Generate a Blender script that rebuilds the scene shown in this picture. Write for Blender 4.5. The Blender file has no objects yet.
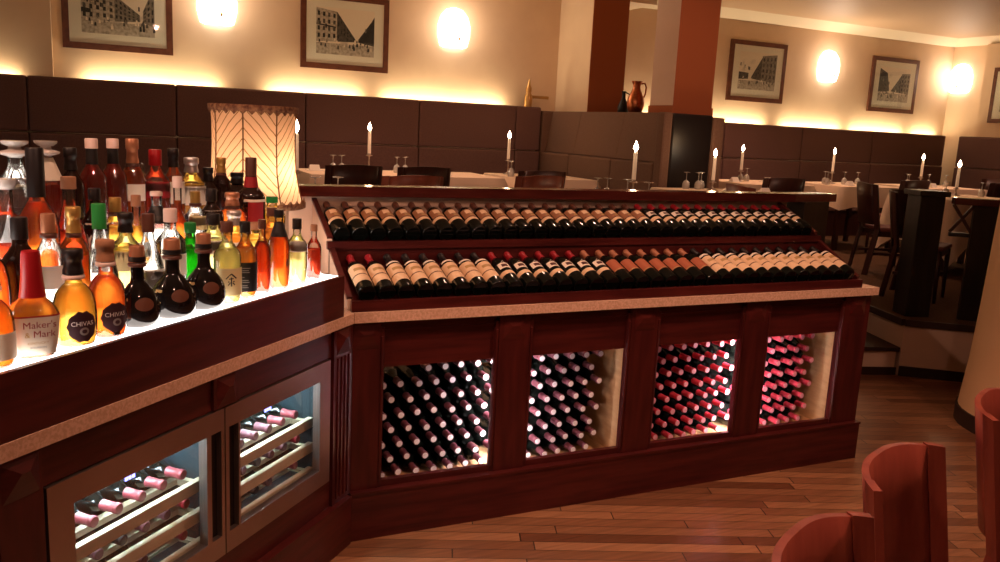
import bpy, bmesh, math, random
from mathutils import Vector, Matrix
random.seed(7)
S = bpy.context.scene
COL = S.collection
PI = math.pi
rad = math.radians

# ------------------------------------------------------------------ materials
def nodes_of(m):
    m.use_nodes = True
    nt = m.node_tree
    return nt, nt.nodes, nt.links

def mat(name, col, rough=.5, metal=0., emit=None, estr=0., spec=.5, trans=0., ior=1.45, coat=0.):
    m = bpy.data.materials.new(name)
    nt, N, L = nodes_of(m)
    b = N['Principled BSDF']
    b.inputs['Base Color'].default_value = (*col, 1)
    b.inputs['Roughness'].default_value = rough
    b.inputs['Metallic'].default_value = metal
    b.inputs['Specular IOR Level'].default_value = spec
    b.inputs['Transmission Weight'].default_value = trans
    b.inputs['IOR'].default_value = ior
    b.inputs['Coat Weight'].default_value = coat
    b.inputs['Coat Roughness'].default_value = .12
    if emit:
        b.inputs['Emission Color'].default_value = (*emit, 1)
        b.inputs['Emission Strength'].default_value = estr
    return m

def noise_mat(name, c1, c2, scale=(1, 1, 1), nscale=6., rough=.5, detail=4., spec=.5, coat=0., bump=0., lo=.35, hi=.65, metal=0.):
    m = mat(name, c1, rough, metal, spec=spec, coat=coat)
    nt, N, L = nodes_of(m)
    b = N['Principled BSDF']
    tc = N.new('ShaderNodeTexCoord'); mp = N.new('ShaderNodeMapping'); nz = N.new('ShaderNodeTexNoise'); cr = N.new('ShaderNodeValToRGB')
    mp.inputs['Scale'].default_value = scale
    nz.inputs['Scale'].default_value = nscale; nz.inputs['Detail'].default_value = detail
    L.new(tc.outputs['Object'], mp.inputs[0]); L.new(mp.outputs[0], nz.inputs['Vector']); L.new(nz.outputs['Fac'], cr.inputs[0])
    cr.color_ramp.elements[0].position = lo; cr.color_ramp.elements[0].color = (*c1, 1)
    cr.color_ramp.elements[1].position = hi; cr.color_ramp.elements[1].color = (*c2, 1)
    L.new(cr.outputs[0], b.inputs['Base Color'])
    if bump:
        bp = N.new('ShaderNodeBump'); bp.inputs['Strength'].default_value = bump; bp.inputs['Distance'].default_value = .004
        L.new(nz.outputs['Fac'], bp.inputs['Height']); L.new(bp.outputs[0], b.inputs['Normal'])
    return m

def thin_glass(name, tint=(1, 1, 1), refl=1., rough=.03, glint=0.):
    """clear thin-walled glass: lets light straight through and reflects by Fresnel"""
    m = bpy.data.materials.new(name)
    nt, N, L = nodes_of(m)
    N.clear()
    out = N.new('ShaderNodeOutputMaterial'); mx = N.new('ShaderNodeMixShader'); tr = N.new('ShaderNodeBsdfTransparent'); gl = N.new('ShaderNodeBsdfGlossy')
    lw = N.new('ShaderNodeLayerWeight'); mu = N.new('ShaderNodeMath'); mu.operation = 'MULTIPLY'; mu.use_clamp = True
    lw.inputs['Blend'].default_value = .35
    mu.inputs[1].default_value = refl
    tr.inputs['Color'].default_value = (*tint, 1)
    gl.inputs['Roughness'].default_value = rough
    L.new(lw.outputs['Fresnel'], mu.inputs[0]); L.new(mu.outputs[0], mx.inputs[0])
    L.new(gl.outputs[0], mx.inputs[2]); L.new(mx.outputs[0], out.inputs['Surface'])
    if glint > 0:  # white diffuse share, stands in for glints on the glass
        df = N.new('ShaderNodeBsdfDiffuse'); m2 = N.new('ShaderNodeMixShader'); df.inputs['Color'].default_value = (.9, .86, .8, 1); m2.inputs[0].default_value = glint
        L.new(tr.outputs[0], m2.inputs[1]); L.new(df.outputs[0], m2.inputs[2]); L.new(m2.outputs[0], mx.inputs[1])
    else: L.new(tr.outputs[0], mx.inputs[1])
    return m

def liquid_mat(name, col, glow=.38):
    """tinted liquor: mostly refracting, partly scattering the light that comes up through it"""
    m = bpy.data.materials.new(name)
    nt, N, L = nodes_of(m)
    N.clear()
    out = N.new('ShaderNodeOutputMaterial'); mx = N.new('ShaderNodeMixShader'); m2 = N.new('ShaderNodeMixShader')
    rf = N.new('ShaderNodeBsdfPrincipled'); tl = N.new('ShaderNodeBsdfTranslucent'); tr = N.new('ShaderNodeBsdfTransparent')
    rf.inputs['Base Color'].default_value = (*col, 1); rf.inputs['Transmission Weight'].default_value = 1.
    rf.inputs['Roughness'].default_value = .03; rf.inputs['IOR'].default_value = 1.3
    tl.inputs['Color'].default_value = (*col, 1); tr.inputs['Color'].default_value = (*[c ** .6 for c in col], 1)
    m2.inputs[0].default_value = .55; mx.inputs[0].default_value = glow
    L.new(rf.outputs[0], m2.inputs[1]); L.new(tr.outputs[0], m2.inputs[2])
    L.new(m2.outputs[0], mx.inputs[1]); L.new(tl.outputs[0], mx.inputs[2]); L.new(mx.outputs[0], out.inputs['Surface'])
    return m

def emit_mat(name, col, strength):
    m = mat(name, (0, 0, 0), emit=col, estr=strength)
    return m

M = {}
M['mahogany'] = noise_mat('mahogany', (.050, .0068, .0060), (.090, .0130, .0110), (1.2, 6, 14), 3., rough=.34, spec=.45)
M['mahogany_v'] = noise_mat('mahogany_upright', (.048, .0064, .0058), (.085, .0122, .0105), (9, 9, 1.2), 3., rough=.34, spec=.45)
M['rail_wood'] = noise_mat('polished_rail_wood', (.062, .0095, .0075), (.105, .018, .013), (1.2, 8, 8), 3., rough=.16, spec=.6)
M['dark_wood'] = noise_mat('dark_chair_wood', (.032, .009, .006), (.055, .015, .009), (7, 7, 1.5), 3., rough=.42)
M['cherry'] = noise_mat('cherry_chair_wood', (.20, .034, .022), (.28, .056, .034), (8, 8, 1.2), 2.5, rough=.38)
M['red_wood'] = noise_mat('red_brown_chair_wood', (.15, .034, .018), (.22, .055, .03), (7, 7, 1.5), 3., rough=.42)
M['seat_pad'] = mat('wine_red_seat_pad', (.20, .055, .045), .7)
M['post_wood'] = noise_mat('near_black_post_wood', (.010, .008, .006), (.022, .014, .010), (8, 8, 1.2), 3., rough=.4)
M['granite'] = noise_mat('tan_granite', (.66, .40, .27), (.80, .52, .38), (1, 1, 1), 120., rough=.25, spec=.5, lo=.4, hi=.6)
M['maple'] = noise_mat('pale_maple_lining', (.52, .30, .14), (.62, .38, .19), (2, 2, 9), 4., rough=.5)
M['black_in'] = mat('black_cabinet_lining', (.006, .006, .007), .7)
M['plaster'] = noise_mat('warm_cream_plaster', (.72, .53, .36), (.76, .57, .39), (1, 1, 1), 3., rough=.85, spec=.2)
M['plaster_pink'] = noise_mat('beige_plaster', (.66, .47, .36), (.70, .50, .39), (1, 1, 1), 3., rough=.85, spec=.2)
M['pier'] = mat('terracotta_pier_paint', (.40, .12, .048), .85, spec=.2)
M['ceiling'] = mat('satin_cream_ceiling', (.60, .41, .26), .55, spec=.35)
M['cove_white'] = mat('white_ceiling_cove', (.85, .70, .52), .7)
M['column'] = mat('ochre_column_paint', (.84, .54, .30), .8, spec=.2)
M['plinth_black'] = mat('dark_skirting', (.03, .012, .008), .5)
M['carpet'] = noise_mat('brown_carpet', (.11, .06, .035), (.15, .085, .05), (1, 1, 1), 60., rough=.95, spec=.1)
M['step_dark'] = mat('dark_step_edging', (.035, .015, .01), .55)
M['couch'] = noise_mat('brown_upholstery', (.150, .080, .070), (.185, .100, .086), (1, 1, 1), 90., rough=.8, spec=.2)
M['couch_mid'] = noise_mat('taupe_upholstery', (.17, .095, .065), (.20, .115, .08), (1, 1, 1), 90., rough=.8, spec=.2)
M['couch_black'] = mat('black_leather', (.012, .008, .008), .38)
M['cloth'] = mat('cream_tablecloth', (.80, .62, .46), .9, spec=.1)
M['napkin'] = mat('white_napkin', (.85, .78, .70), .9, spec=.1)
M['china'] = mat('white_china', (.85, .8, .74), .25)
M['wine_glass'] = thin_glass('glint_wine_glass', (.93, .92, .9), 2.6, .08, .42)  # strong white share imitates bright glints on rims and feet
M['wax'] = mat('white_candle_wax', (.9, .78, .62), .5, emit=(1, .62, .36), estr=.12)
M['flame'] = emit_mat('candle_flame', (1, .80, .55), 40.)
M['pewter'] = mat('dull_silver', (.45, .36, .30), .35, .9)
M['steel'] = noise_mat('brushed_steel', (.32, .25, .22), (.38, .30, .27), (1, 40, 1), 4., rough=.34, metal=.9)
M['handle_black'] = mat('black_handle_recess', (.008, .006, .006), .3)
M['fridge_in'] = mat('grey_fridge_lining', (.016, .028, .034), .4)
M['beech'] = noise_mat('pale_beech_shelf', (.55, .44, .30), (.64, .53, .37), (1, 8, 8), 5., rough=.5)
M['pane'] = thin_glass('door_pane', (.98, .99, .99), .15, .02)
M['display_blue'] = emit_mat('blue_display_digits', (.25, .25, 1.), 5.)
M['led_white'] = emit_mat('white_led_strip', (1., .90, .94), 110.)
M['led_cool'] = emit_mat('cool_led_strip', (.72, .93, 1.), 95.)
M['sconce'] = emit_mat('lit_sconce_shade', (1., .84, .68), 6.5)
M['brass'] = mat('brass', (.55, .33, .12), .3, .9)
M['copper'] = noise_mat('hammered_copper', (.42, .12, .045), (.55, .20, .09), (1, 1, 1), 40., rough=.28, metal=.9)
M['frame_wood'] = noise_mat('brown_picture_frame', (.10, .030, .014), (.15, .048, .022), (6, 6, 6), 3., rough=.4)
M['mount_card'] = mat('ivory_mount_card', (.90, .84, .68), .9)
for i, g in enumerate((.035, .10, .26, .55, .80)):
    M['photo%d' % i] = noise_mat('sepia_print_tone_%d' % i, (g * .55, g * .46, g * .34), (g * 1.15, g, g * .78), (1, 1, 1), 34. if i < 4 else 5., rough=.7, lo=.30, hi=.62 if i < 4 else .45)
M['bottle_dark'] = mat('dark_wine_glass', (.004, .005, .004), .08, spec=.5)
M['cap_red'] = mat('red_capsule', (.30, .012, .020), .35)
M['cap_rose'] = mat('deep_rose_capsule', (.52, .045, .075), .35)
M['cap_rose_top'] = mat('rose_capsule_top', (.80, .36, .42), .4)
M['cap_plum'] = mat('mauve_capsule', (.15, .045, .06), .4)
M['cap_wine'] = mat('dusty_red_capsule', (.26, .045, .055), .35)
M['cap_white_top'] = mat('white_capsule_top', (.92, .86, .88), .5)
M['cap_black'] = mat('black_capsule', (.012, .008, .008), .4)
M['cap_brown'] = mat('brown_capsule', (.10, .035, .022), .4)
M['cap_tan'] = mat('tan_capsule', (.38, .15, .08), .4)
M['label_cream'] = mat('cream_label', (.74, .52, .32), .7)
M['label_white'] = mat('white_label', (.80, .70, .58), .7)
M['label_stripe'] = mat('maroon_label_stripe', (.07, .018, .016), .7)
M['label_sepia'] = mat('sepia_label_picture', (.30, .13, .06), .7)
M['label_rust'] = mat('rust_label', (.36, .10, .045), .7)
M['label_gold'] = mat('gold_label_print', (.42, .26, .10), .5)
# spirits
M['gl_clear'] = thin_glass('clear_bottle_glass', (.97, .97, .96), 1.6, .04, .015)
M['gl_green'] = thin_glass('green_bottle_glass', (.18, .55, .16), 1.1, .03)
M['gl_smoke'] = mat('black_bottle_glass', (.008, .006, .006), .08, spec=.6)
M['gl_brown'] = mat('dark_brown_bottle_glass', (.020, .007, .005), .08, spec=.6)
M['lq_amber'] = liquid_mat('amber_liquor', (.92, .36, .05))
M['lq_orange'] = liquid_mat('orange_liquor', (.95, .24, .03))
M['lq_gold'] = liquid_mat('golden_liquor', (.97, .60, .12))
M['lq_pale'] = liquid_mat('pale_yellow_liquor', (.96, .84, .36))
M['lq_red'] = liquid_mat('red_brown_liquor', (.72, .085, .02))
M['lq_clear'] = thin_glass('clear_liquor', (.95, .95, .93), .6, .03)
M['lq_green'] = liquid_mat('green_liquor', (.16, .60, .10))
M['wax_red'] = mat('red_sealing_wax', (.34, .008, .012), .35)
M['cork'] = mat('brown_cork', (.36, .17, .09), .75)
M['cap_gold'] = mat('gold_bottle_cap', (.55, .33, .09), .35, .6)
M['cap_white'] = mat('white_bottle_cap', (.80, .62, .56), .45)
M['cap_copper'] = mat('copper_bottle_cap', (.50, .22, .12), .35, .5)
M['cap_green'] = mat('green_bottle_cap', (.02, .26, .05), .4)
M['cap_silver'] = mat('silver_bottle_cap', (.55, .5, .48), .3, .7)
M['glass_stop'] = mat('pressed_glass_stopper', (.75, .66, .60), .12, trans=.35)
M['lb_ivory'] = mat('ivory_bottle_label', (.85, .76, .62), .7)
M['lb_white'] = mat('white_bottle_label', (.86, .82, .76), .7)
M['lb_yellow'] = mat('pale_yellow_bottle_label', (.82, .70, .36), .7)
M['lb_black'] = mat('black_bottle_label', (.012, .010, .010), .5)
M['lb_maroon'] = mat('dark_maroon_bottle_label', (.045, .012, .020), .55)
M['lb_red'] = mat('red_bottle_label', (.34, .015, .02), .6)
M['lb_blue'] = mat('pale_blue_grey_label', (.40, .42, .50), .6)
M['lb_brown'] = mat('brown_oval_emblem', (.16, .055, .03), .45)
M['ink_red'] = mat('red_label_ink', (.36, .02, .02), .7)
M['ink_gold'] = mat('gold_label_ink', (.55, .33, .08), .5)
M['ink_black'] = mat('black_label_ink', (.02, .015, .015), .7)
M['ink_white'] = mat('white_label_ink', (.85, .8, .78), .7)
M['ink_grey'] = mat('grey_label_ink', (.28, .26, .25), .7)
M['light_panel'] = emit_mat('lit_glass_counter', (1., .88, .80), 7.)
M['braid'] = noise_mat('brown_braid_trim', (.12, .04, .02), (.34, .17, .08), (1, 1, 1), 70., rough=.8)
M['rib'] = mat('brown_shade_rib', (.20, .09, .03), .7)
M['cove_tube'] = emit_mat('warm_cove_tube', (1., .82, .56), 20.)
M['spot_lens'] = emit_mat('lit_ceiling_spot', (1., .75, .5), .5)
M['spot_ring'] = mat('bronze_spot_ring', (.10, .06, .035), .4, .6)

def floor_mat():
    """narrow oak strips, each board with its own tone, random end joints"""
    m = mat('oak_strip_floor', (.2, .1, .05), .32, spec=.45)
    nt, N, L = nodes_of(m)
    b = N['Principled BSDF']
    def mth(op, a, b_=None, c=None):
        n = N.new('ShaderNodeMath'); n.operation = op
        for i, v in enumerate((a, b_, c)):
            if v is None: continue
            if isinstance(v, (int, float)): n.inputs[i].default_value = v
            else: L.new(v, n.inputs[i])
        return n.outputs[0]
    tc = N.new('ShaderNodeTexCoord'); mp = N.new('ShaderNodeMapping'); mp.inputs['Rotation'].default_value = (0, 0, rad(21.5))
    L.new(tc.outputs['Object'], mp.inputs[0])
    sp = N.new('ShaderNodeSeparateXYZ'); L.new(mp.outputs[0], sp.inputs[0])
    v = mth('DIVIDE', sp.outputs['Y'], .072); row = mth('FLOOR', v); fv = mth('FRACT', v)
    wn = N.new('ShaderNodeTexWhiteNoise'); wn.noise_dimensions = '1D'; L.new(row, wn.inputs['W'])
    u = mth('ADD', mth('DIVIDE', sp.outputs['X'], .95), mth('MULTIPLY', wn.outputs['Value'], 7.3)); idx = mth('FLOOR', u); fu = mth('FRACT', u)
    cb = N.new('ShaderNodeCombineXYZ'); L.new(row, cb.inputs[0]); L.new(idx, cb.inputs[1])
    w2 = N.new('ShaderNodeTexWhiteNoise'); w2.noise_dimensions = '2D'; L.new(cb.outputs[0], w2.inputs['Vector'])
    cr = N.new('ShaderNodeValToRGB'); L.new(w2.outputs['Value'], cr.inputs[0])
    cr.color_ramp.elements[0].color = (.15, .056, .026, 1); cr.color_ramp.elements[1].color = (.36, .165, .078, 1)
    nz = N.new('ShaderNodeTexNoise'); mp2 = N.new('ShaderNodeMapping'); mp2.inputs['Rotation'].default_value = (0, 0, rad(21.5)); mp2.inputs['Scale'].default_value = (1.5, 22, 1)
    nz.inputs['Scale'].default_value = 3.; nz.inputs['Detail'].default_value = 5.
    L.new(tc.outputs['Object'], mp2.inputs[0]); L.new(mp2.outputs[0], nz.inputs['Vector'])
    mr = N.new('ShaderNodeMapRange'); mr.inputs['From Min'].default_value = .3; mr.inputs['From Max'].default_value = .7; mr.inputs['To Min'].default_value = .75; mr.inputs['To Max'].default_value = 1.2
    L.new(nz.outputs['Fac'], mr.inputs['Value'])
    gap = mth('MULTIPLY', mth('GREATER_THAN', fv, .055), mth('GREATER_THAN', fu, .006))
    k = mth('MULTIPLY', mr.outputs[0], mth('ADD', mth('MULTIPLY', gap, .85), .15))
    sc = N.new('ShaderNodeVectorMath'); sc.operation = 'SCALE'
    L.new(cr.outputs[0], sc.inputs[0]); L.new(k, sc.inputs['Scale']); L.new(sc.outputs[0], b.inputs['Base Color'])
    return m
M['floor'] = floor_mat()

def shade_mat():
    """pleated lamp-shade paper: translucent, with diagonal reed lines that meet at the ribs (UV of each panel)"""
    m = bpy.data.materials.new('reed_lamp_shade_paper')
    nt, N, L = nodes_of(m); N.clear()
    out = N.new('ShaderNodeOutputMaterial'); mx = N.new('ShaderNodeMixShader'); tl = N.new('ShaderNodeBsdfTranslucent'); df = N.new('ShaderNodeBsdfDiffuse')
    uv = N.new('ShaderNodeUVMap'); sp = N.new('ShaderNodeSeparateXYZ')
    L.new(uv.outputs[0], sp.inputs[0])
    a = N.new('ShaderNodeMath'); a.operation = 'ADD'
    L.new(sp.outputs['X'], a.inputs[0]); L.new(sp.outputs['Y'], a.inputs[1])
    nz = N.new('ShaderNodeTexNoise'); nz.inputs['Scale'].default_value = 9.
    L.new(uv.outputs[0], nz.inputs['Vector'])
    a2 = N.new('ShaderNodeMath'); a2.operation = 'MULTIPLY_ADD'; a2.inputs[1].default_value = .035
    L.new(nz.outputs['Fac'], a2.inputs[0]); L.new(a.outputs[0], a2.inputs[2])
    k = N.new('ShaderNodeMath'); k.operation = 'MULTIPLY'; k.inputs[1].default_value = 10.
    L.new(a2.outputs[0], k.inputs[0])
    f = N.new('ShaderNodeMath'); f.operation = 'FRACT'
    L.new(k.outputs[0], f.inputs[0])
    cr = N.new('ShaderNodeValToRGB')
    cr.color_ramp.elements[0].position = .07; cr.color_ramp.elements[0].color = (.34, .15, .05, 1)
    cr.color_ramp.elements[1].position = .20; cr.color_ramp.elements[1].color = (.92, .64, .42, 1)
    L.new(f.outputs[0], cr.inputs[0])
    L.new(cr.outputs[0], tl.inputs['Color']); L.new(cr.outputs[0], df.inputs['Color'])
    mx.inputs[0].default_value = .25
    L.new(tl.outputs[0], mx.inputs[1]); L.new(df.outputs[0], mx.inputs[2]); L.new(mx.outputs[0], out.inputs['Surface'])
    return m
M['shade'] = shade_mat()

# ------------------------------------------------------------------ mesh helpers
class MB:
    """collects shapes into ONE mesh"""
    def __init__(self):
        self.v = []; self.f = []; self.mi = []; self.sm = []; self.mats = []; self.uv = {}
    def m(self, name):
        if name not in self.mats: self.mats.append(name)
        return self.mats.index(name)
    def add(self, vs, fs, mt, smooth=False, T=None):
        o = len(self.v); k = self.m(mt)
        for p in vs:
            p = Vector(p)
            self.v.append(tuple(T @ p) if T is not None else tuple(p))
        for f in fs:
            self.f.append(tuple(i + o for i in f)); self.mi.append(k); self.sm.append(smooth)
        return self
    def box(self, x0, x1, y0, y1, z0, z1, mt, T=None, bev=0.):
        if bev > 0:
            bm = bmesh.new()
            bmesh.ops.create_cube(bm, size=1.)
            for v in bm.verts:
                v.co = Vector(((x0 + x1) / 2 + v.co.x * (x1 - x0), (y0 + y1) / 2 + v.co.y * (y1 - y0), (z0 + z1) / 2 + v.co.z * (z1 - z0)))
            bmesh.ops.bevel(bm, geom=bm.edges[:], offset=bev, segments=2, profile=.6, affect='EDGES')
            bm.verts.index_update()
            vs = [v.co.copy() for v in bm.verts]; fs = [[v.index for v in f.verts] for f in bm.faces]
            bm.free()
            return self.add(vs, fs, mt, False, T)
        vs = [(x, y, z) for z in (z0, z1) for y in (y0, y1) for x in (x0, x1)]
        fs = [(0, 2, 3, 1), (4, 5, 7, 6), (0, 1, 5, 4), (2, 6, 7, 3), (0, 4, 6, 2), (1, 3, 7, 5)]
        return self.add(vs, fs, mt, False, T)
    def lathe(self, prof, mt, n=20, T=None, cap0=True, cap1=True, sq=None, sx=1., sy=1.):
        """prof [(r,z)...]; sq: function(z)->squareness 0..1 ; sx, sy flatten"""
        vs = []; fs = []
        for (r, z) in prof:
            q = sq(z) if sq else 0.
            for i in range(n):
                a = 2 * PI * i / n
                c, s_ = math.cos(a), math.sin(a)
                if q > 0:
                    e = 2 + 5 * q
                    k = (abs(c) ** e + abs(s_) ** e) ** (-1 / e)
                else: k = 1.
                vs.append((r * k * c * sx, r * k * s_ * sy, z))
        P = len(prof)
        for j in range(P - 1):
            for i in range(n):
                i2 = (i + 1) % n
                fs.append((j * n + i, j * n + i2, (j + 1) * n + i2, (j + 1) * n + i))
        self.add(vs, fs, mt, True, T)
        if cap0 and prof[0][0] > 1e-5: self.add(vs[:n], [tuple(reversed(range(n)))], mt, False, T)
        if cap1 and prof[-1][0] > 1e-5: self.add(vs[-n:], [tuple(range(n))], mt, False, T)
        return self
    def prism(self, poly, z0, z1, mt, T=None):
        n = len(poly)
        vs = [(x, y, z0) for x, y in poly] + [(x, y, z1) for x, y in poly]
        fs = [tuple(reversed(range(n))), tuple(range(n, 2 * n))] + [(i, (i + 1) % n, n + (i + 1) % n, n + i) for i in range(n)]
        return self.add(vs, fs, mt, False, T)
    def tube(self, pts, r, mt, n=8, T=None, radii=None):
        pts = [Vector(p) for p in pts]; vs = []; fs = []
        for k, p in enumerate(pts):
            d = (pts[min(k + 1, len(pts) - 1)] - pts[max(k - 1, 0)]).normalized()
            a = Vector((0, 0, 1)) if abs(d.z) < .9 else Vector((1, 0, 0))
            u = d.cross(a).normalized(); w = d.cross(u)
            rr = radii[k] if radii else r
            for i in range(n):
                t = 2 * PI * i / n
                vs.append(p + u * (rr * math.cos(t)) + w * (rr * math.sin(t)))
        for k in range(len(pts) - 1):
            for i in range(n):
                i2 = (i + 1) % n
                fs.append((k * n + i, k * n + i2, (k + 1) * n + i2, (k + 1) * n + i))
        fs.append(tuple(reversed(range(n)))); fs.append(tuple((len(pts) - 1) * n + i for i in range(n)))
        return self.add(vs, fs, mt, True, T)
    def wrap(self, R, z0, z1, a0, a1, mt, n=8, T=None, sx=1., sy=1., rfun=None, edge=None):
        """label patch on a round bottle, angle 0 faces -y; edge: [(u,v)] outline in 0..1 for a shaped label"""
        vs = []; fs = []
        for i in range(n + 1):
            a = a0 + (a1 - a0) * i / n
            for z in (z0, z1):
                r = rfun(z) if rfun else R
                vs.append((r * math.sin(a) * sx, -r * math.cos(a) * sy, z))
        for i in range(n): fs.append((2 * i, 2 * i + 2, 2 * i + 3, 2 * i + 1))
        return self.add(vs, fs, mt, True, T)
    def disc_on(self, R, ac, zc, ru, rv, mt, n=16, lobes=0, T=None, sx=1., sy=1., rfun=None):
        """oval emblem wrapped on a bottle; built in rings so it follows the curve"""
        vs = []; fs = []; K = 3
        for k in range(K + 1):
            for i in range(n):
                t = 2 * PI * i / n; q = k / K * (1 + (.06 * math.cos(lobes * t) if lobes else 0))
                u = ru * q * math.cos(t); z = zc + rv * q * math.sin(t); r = rfun(z) if rfun else R
                a = ac + u / max(R, 1e-4)
                vs.append((r * math.sin(a) * sx, -r * math.cos(a) * sy, z))
        for k in range(K):
            for i in range(n):
                i2 = (i + 1) % n
                fs.append((k * n + i, k * n + i2, (k + 1) * n + i2, (k + 1) * n + i))
        return self.add(vs, fs, mt, True, T)
    def mesh(self, name):
        me = bpy.data.meshes.new(name)
        me.from_pydata(self.v, [], self.f)
        for mn in self.mats: me.materials.append(M[mn])
        me.polygons.foreach_set('material_index', self.mi)
        me.polygons.foreach_set('use_smooth', self.sm)
        me.update()
        return me
    def build(self, name, parent=None, loc=None, rotz=None):
        return link(name, self.mesh(name), parent, loc, rotz)

def link(name, me, parent=None, loc=None, rotz=None):
    o = bpy.data.objects.new(name, me)
    COL.objects.link(o)
    if parent is not None: o.parent = parent
    if loc is not None: o.location = loc
    if rotz is not None: o.rotation_euler = (0, 0, rotz)
    return o

def tag(o, label=None, cat=None, group=None, kind=None):
    if label: o['label'] = label
    if cat: o['category'] = cat
    if group: o['group'] = group
    if kind: o['kind'] = kind
    return o

def thing(name, label, cat, loc=(0, 0, 0), rotz=0., group=None):
    o = bpy.data.objects.new(name, None)
    o.empty_display_size = .05
    COL.objects.link(o)
    o.location = loc; o.rotation_euler = (0, 0, rotz)
    return tag(o, label, cat, group)

def children(o): return [c for c in bpy.data.objects if c.parent == o]

def copy_tree(o, kids, loc, rot, label, group=None):
    """kids: [(child, [grandchildren])]"""
    r = o.copy(); COL.objects.link(r)
    r.location = loc; r.rotation_euler = rot
    r['label'] = label
    if group: r['group'] = group
    for ch, gs in kids:
        c = ch.copy(); COL.objects.link(c); c.parent = r
        for g in gs:
            d = g.copy(); COL.objects.link(d); d.parent = c
    return r

def struct(mb, name, loc=None, rotz=None):
    return tag(mb.build(name, None, loc, rotz), kind='structure')

ORD = ['zeroth', 'first', 'second', 'third', 'fourth', 'fifth', 'sixth', 'seventh', 'eighth', 'ninth', 'tenth', 'eleventh', 'twelfth', 'thirteenth', 'fourteenth', 'fifteenth', 'sixteenth', 'seventeenth', 'eighteenth', 'nineteenth', 'twentieth']
def ordw(i): return ORD[i] if i < len(ORD) else {21: 'twenty-first', 22: 'twenty-second', 23: 'twenty-third'}.get(i, '%dth' % i)

def text_on(s_, size, R, ac, zc, mt, mb, T=None, off=.0006, sx=1., sy=1., flat=None, shear=0.):
    """letters as mesh, wrapped on a cylinder of radius R around angle ac (or on a flat plane y=flat)"""
    cu = bpy.data.curves.new('t', 'FONT'); cu.body = s_; cu.size = size; cu.align_x = 'CENTER'; cu.align_y = 'CENTER'; cu.shear = shear
    cu.resolution_u = 3
    ob = bpy.data.objects.new('t', cu); COL.objects.link(ob)
    bpy.context.view_layer.update()
    me = bpy.data.meshes.new_from_object(ob.evaluated_get(bpy.context.evaluated_depsgraph_get()))
    vs = []
    for v in me.vertices:
        if flat is not None: vs.append((v.co.x + ac, flat, v.co.y + zc))
        else:
            a = ac + v.co.x / R
            vs.append(((R + off) * math.sin(a) * sx, -(R + off) * math.cos(a) * sy, v.co.y + zc))
    fs = [tuple(p.vertices) for p in me.polygons]
    mb.add(vs, fs, mt, False, T)
    bpy.data.objects.remove(ob); bpy.data.curves.remove(cu); bpy.data.meshes.remove(me)

# ------------------------------------------------------------------ camera
CAM = Vector((-.8626, -3.1289, 1.6927))
yaw, pitch, roll, FPX = .4456, .1814, .0506, 839.6
fw = Vector((math.sin(yaw) * math.cos(pitch), math.cos(yaw) * math.cos(pitch), -math.sin(pitch)))
r0 = Vector((math.cos(yaw), -math.sin(yaw), 0)); u0 = r0.cross(fw)
rr = r0 * math.cos(roll) + u0 * math.sin(roll); uu = -r0 * math.sin(roll) + u0 * math.cos(roll)
cd = bpy.data.cameras.new('camera'); cam = bpy.data.objects.new('camera', cd); COL.objects.link(cam)
cam.matrix_world = Matrix(((rr.x, uu.x, -fw.x, CAM.x), (rr.y, uu.y, -fw.y, CAM.y), (rr.z, uu.z, -fw.z, CAM.z), (0, 0, 0, 1)))
cd.sensor_width = 36.; cd.lens = FPX / 1000 * 36.; cd.clip_start = .05; cd.clip_end = 60
S.camera = cam

KS = 1.08
def K(x, y, z):
    """far room is laid out around the eye point at its true distance"""
    p = CAM + (Vector((x, y, z)) - CAM) * KS
    return p

ZP = .43     # raised dining floor
ZT = 1.20    # table tops
M['lit_bulb'] = emit_mat('lit_lamp_bulb', (1, .75, .45), 10.)
E_LAMP = 1.6
E_COVE = 5.5

# ------------------------------------------------------------------ room shell
XR, YB, ZC = 11.247, 6.19, 3.266       # right wall, back wall, ceiling
XL, YF = -5.0, -6.0
mb = MB(); mb.box(XL, XR + .6, YF, YB + .2, -.1, 0, 'floor'); struct(mb, 'floor')
# raised dining floor, with the stair notch beside the wine cabinet
PF = [(-5.0, .80), (3.32, .80), (3.75, 2.05), (4.80, 1.86), (4.52, 1.10), (4.90, .80), (6.2, -.25), (XR, -.6), (XR, YB), (-5.0, YB)]
mb = MB()
mb.prism(PF, .0, ZP - .03, 'plaster_pink'); mb.prism(PF, ZP - .03, ZP, 'carpet')
struct(mb, 'floor_raised')
mb = MB()
def edge_strip(mb, a, b, z0, z1, t, mt):
    a = Vector((*a, 0)); b = Vector((*b, 0)); d = (b - a).normalized(); n = Vector((d.y, -d.x, 0)) * t
    mb.prism([(a.x, a.y), (a.x + n.x, a.y + n.y), (b.x + n.x, b.y + n.y), (b.x, b.y)], z0, z1, mt)
for a, b in (((4.80, 1.86), (4.52, 1.10)), ((4.52, 1.10), (4.90, .80)), ((4.90, .80), (6.2, -.25))):
    edge_strip(mb, a, b, ZP - .045, ZP + .004, .025, 'step_dark')
struct(mb, 'trim_1')
mb = MB()
for a, b in (((4.52, 1.10), (4.90, .80)), ((4.90, .80), (6.2, -.25))):
    edge_strip(mb, a, b, 0, .075, .014, 'plinth_black')
struct(mb, 'baseboard_platform')
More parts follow.
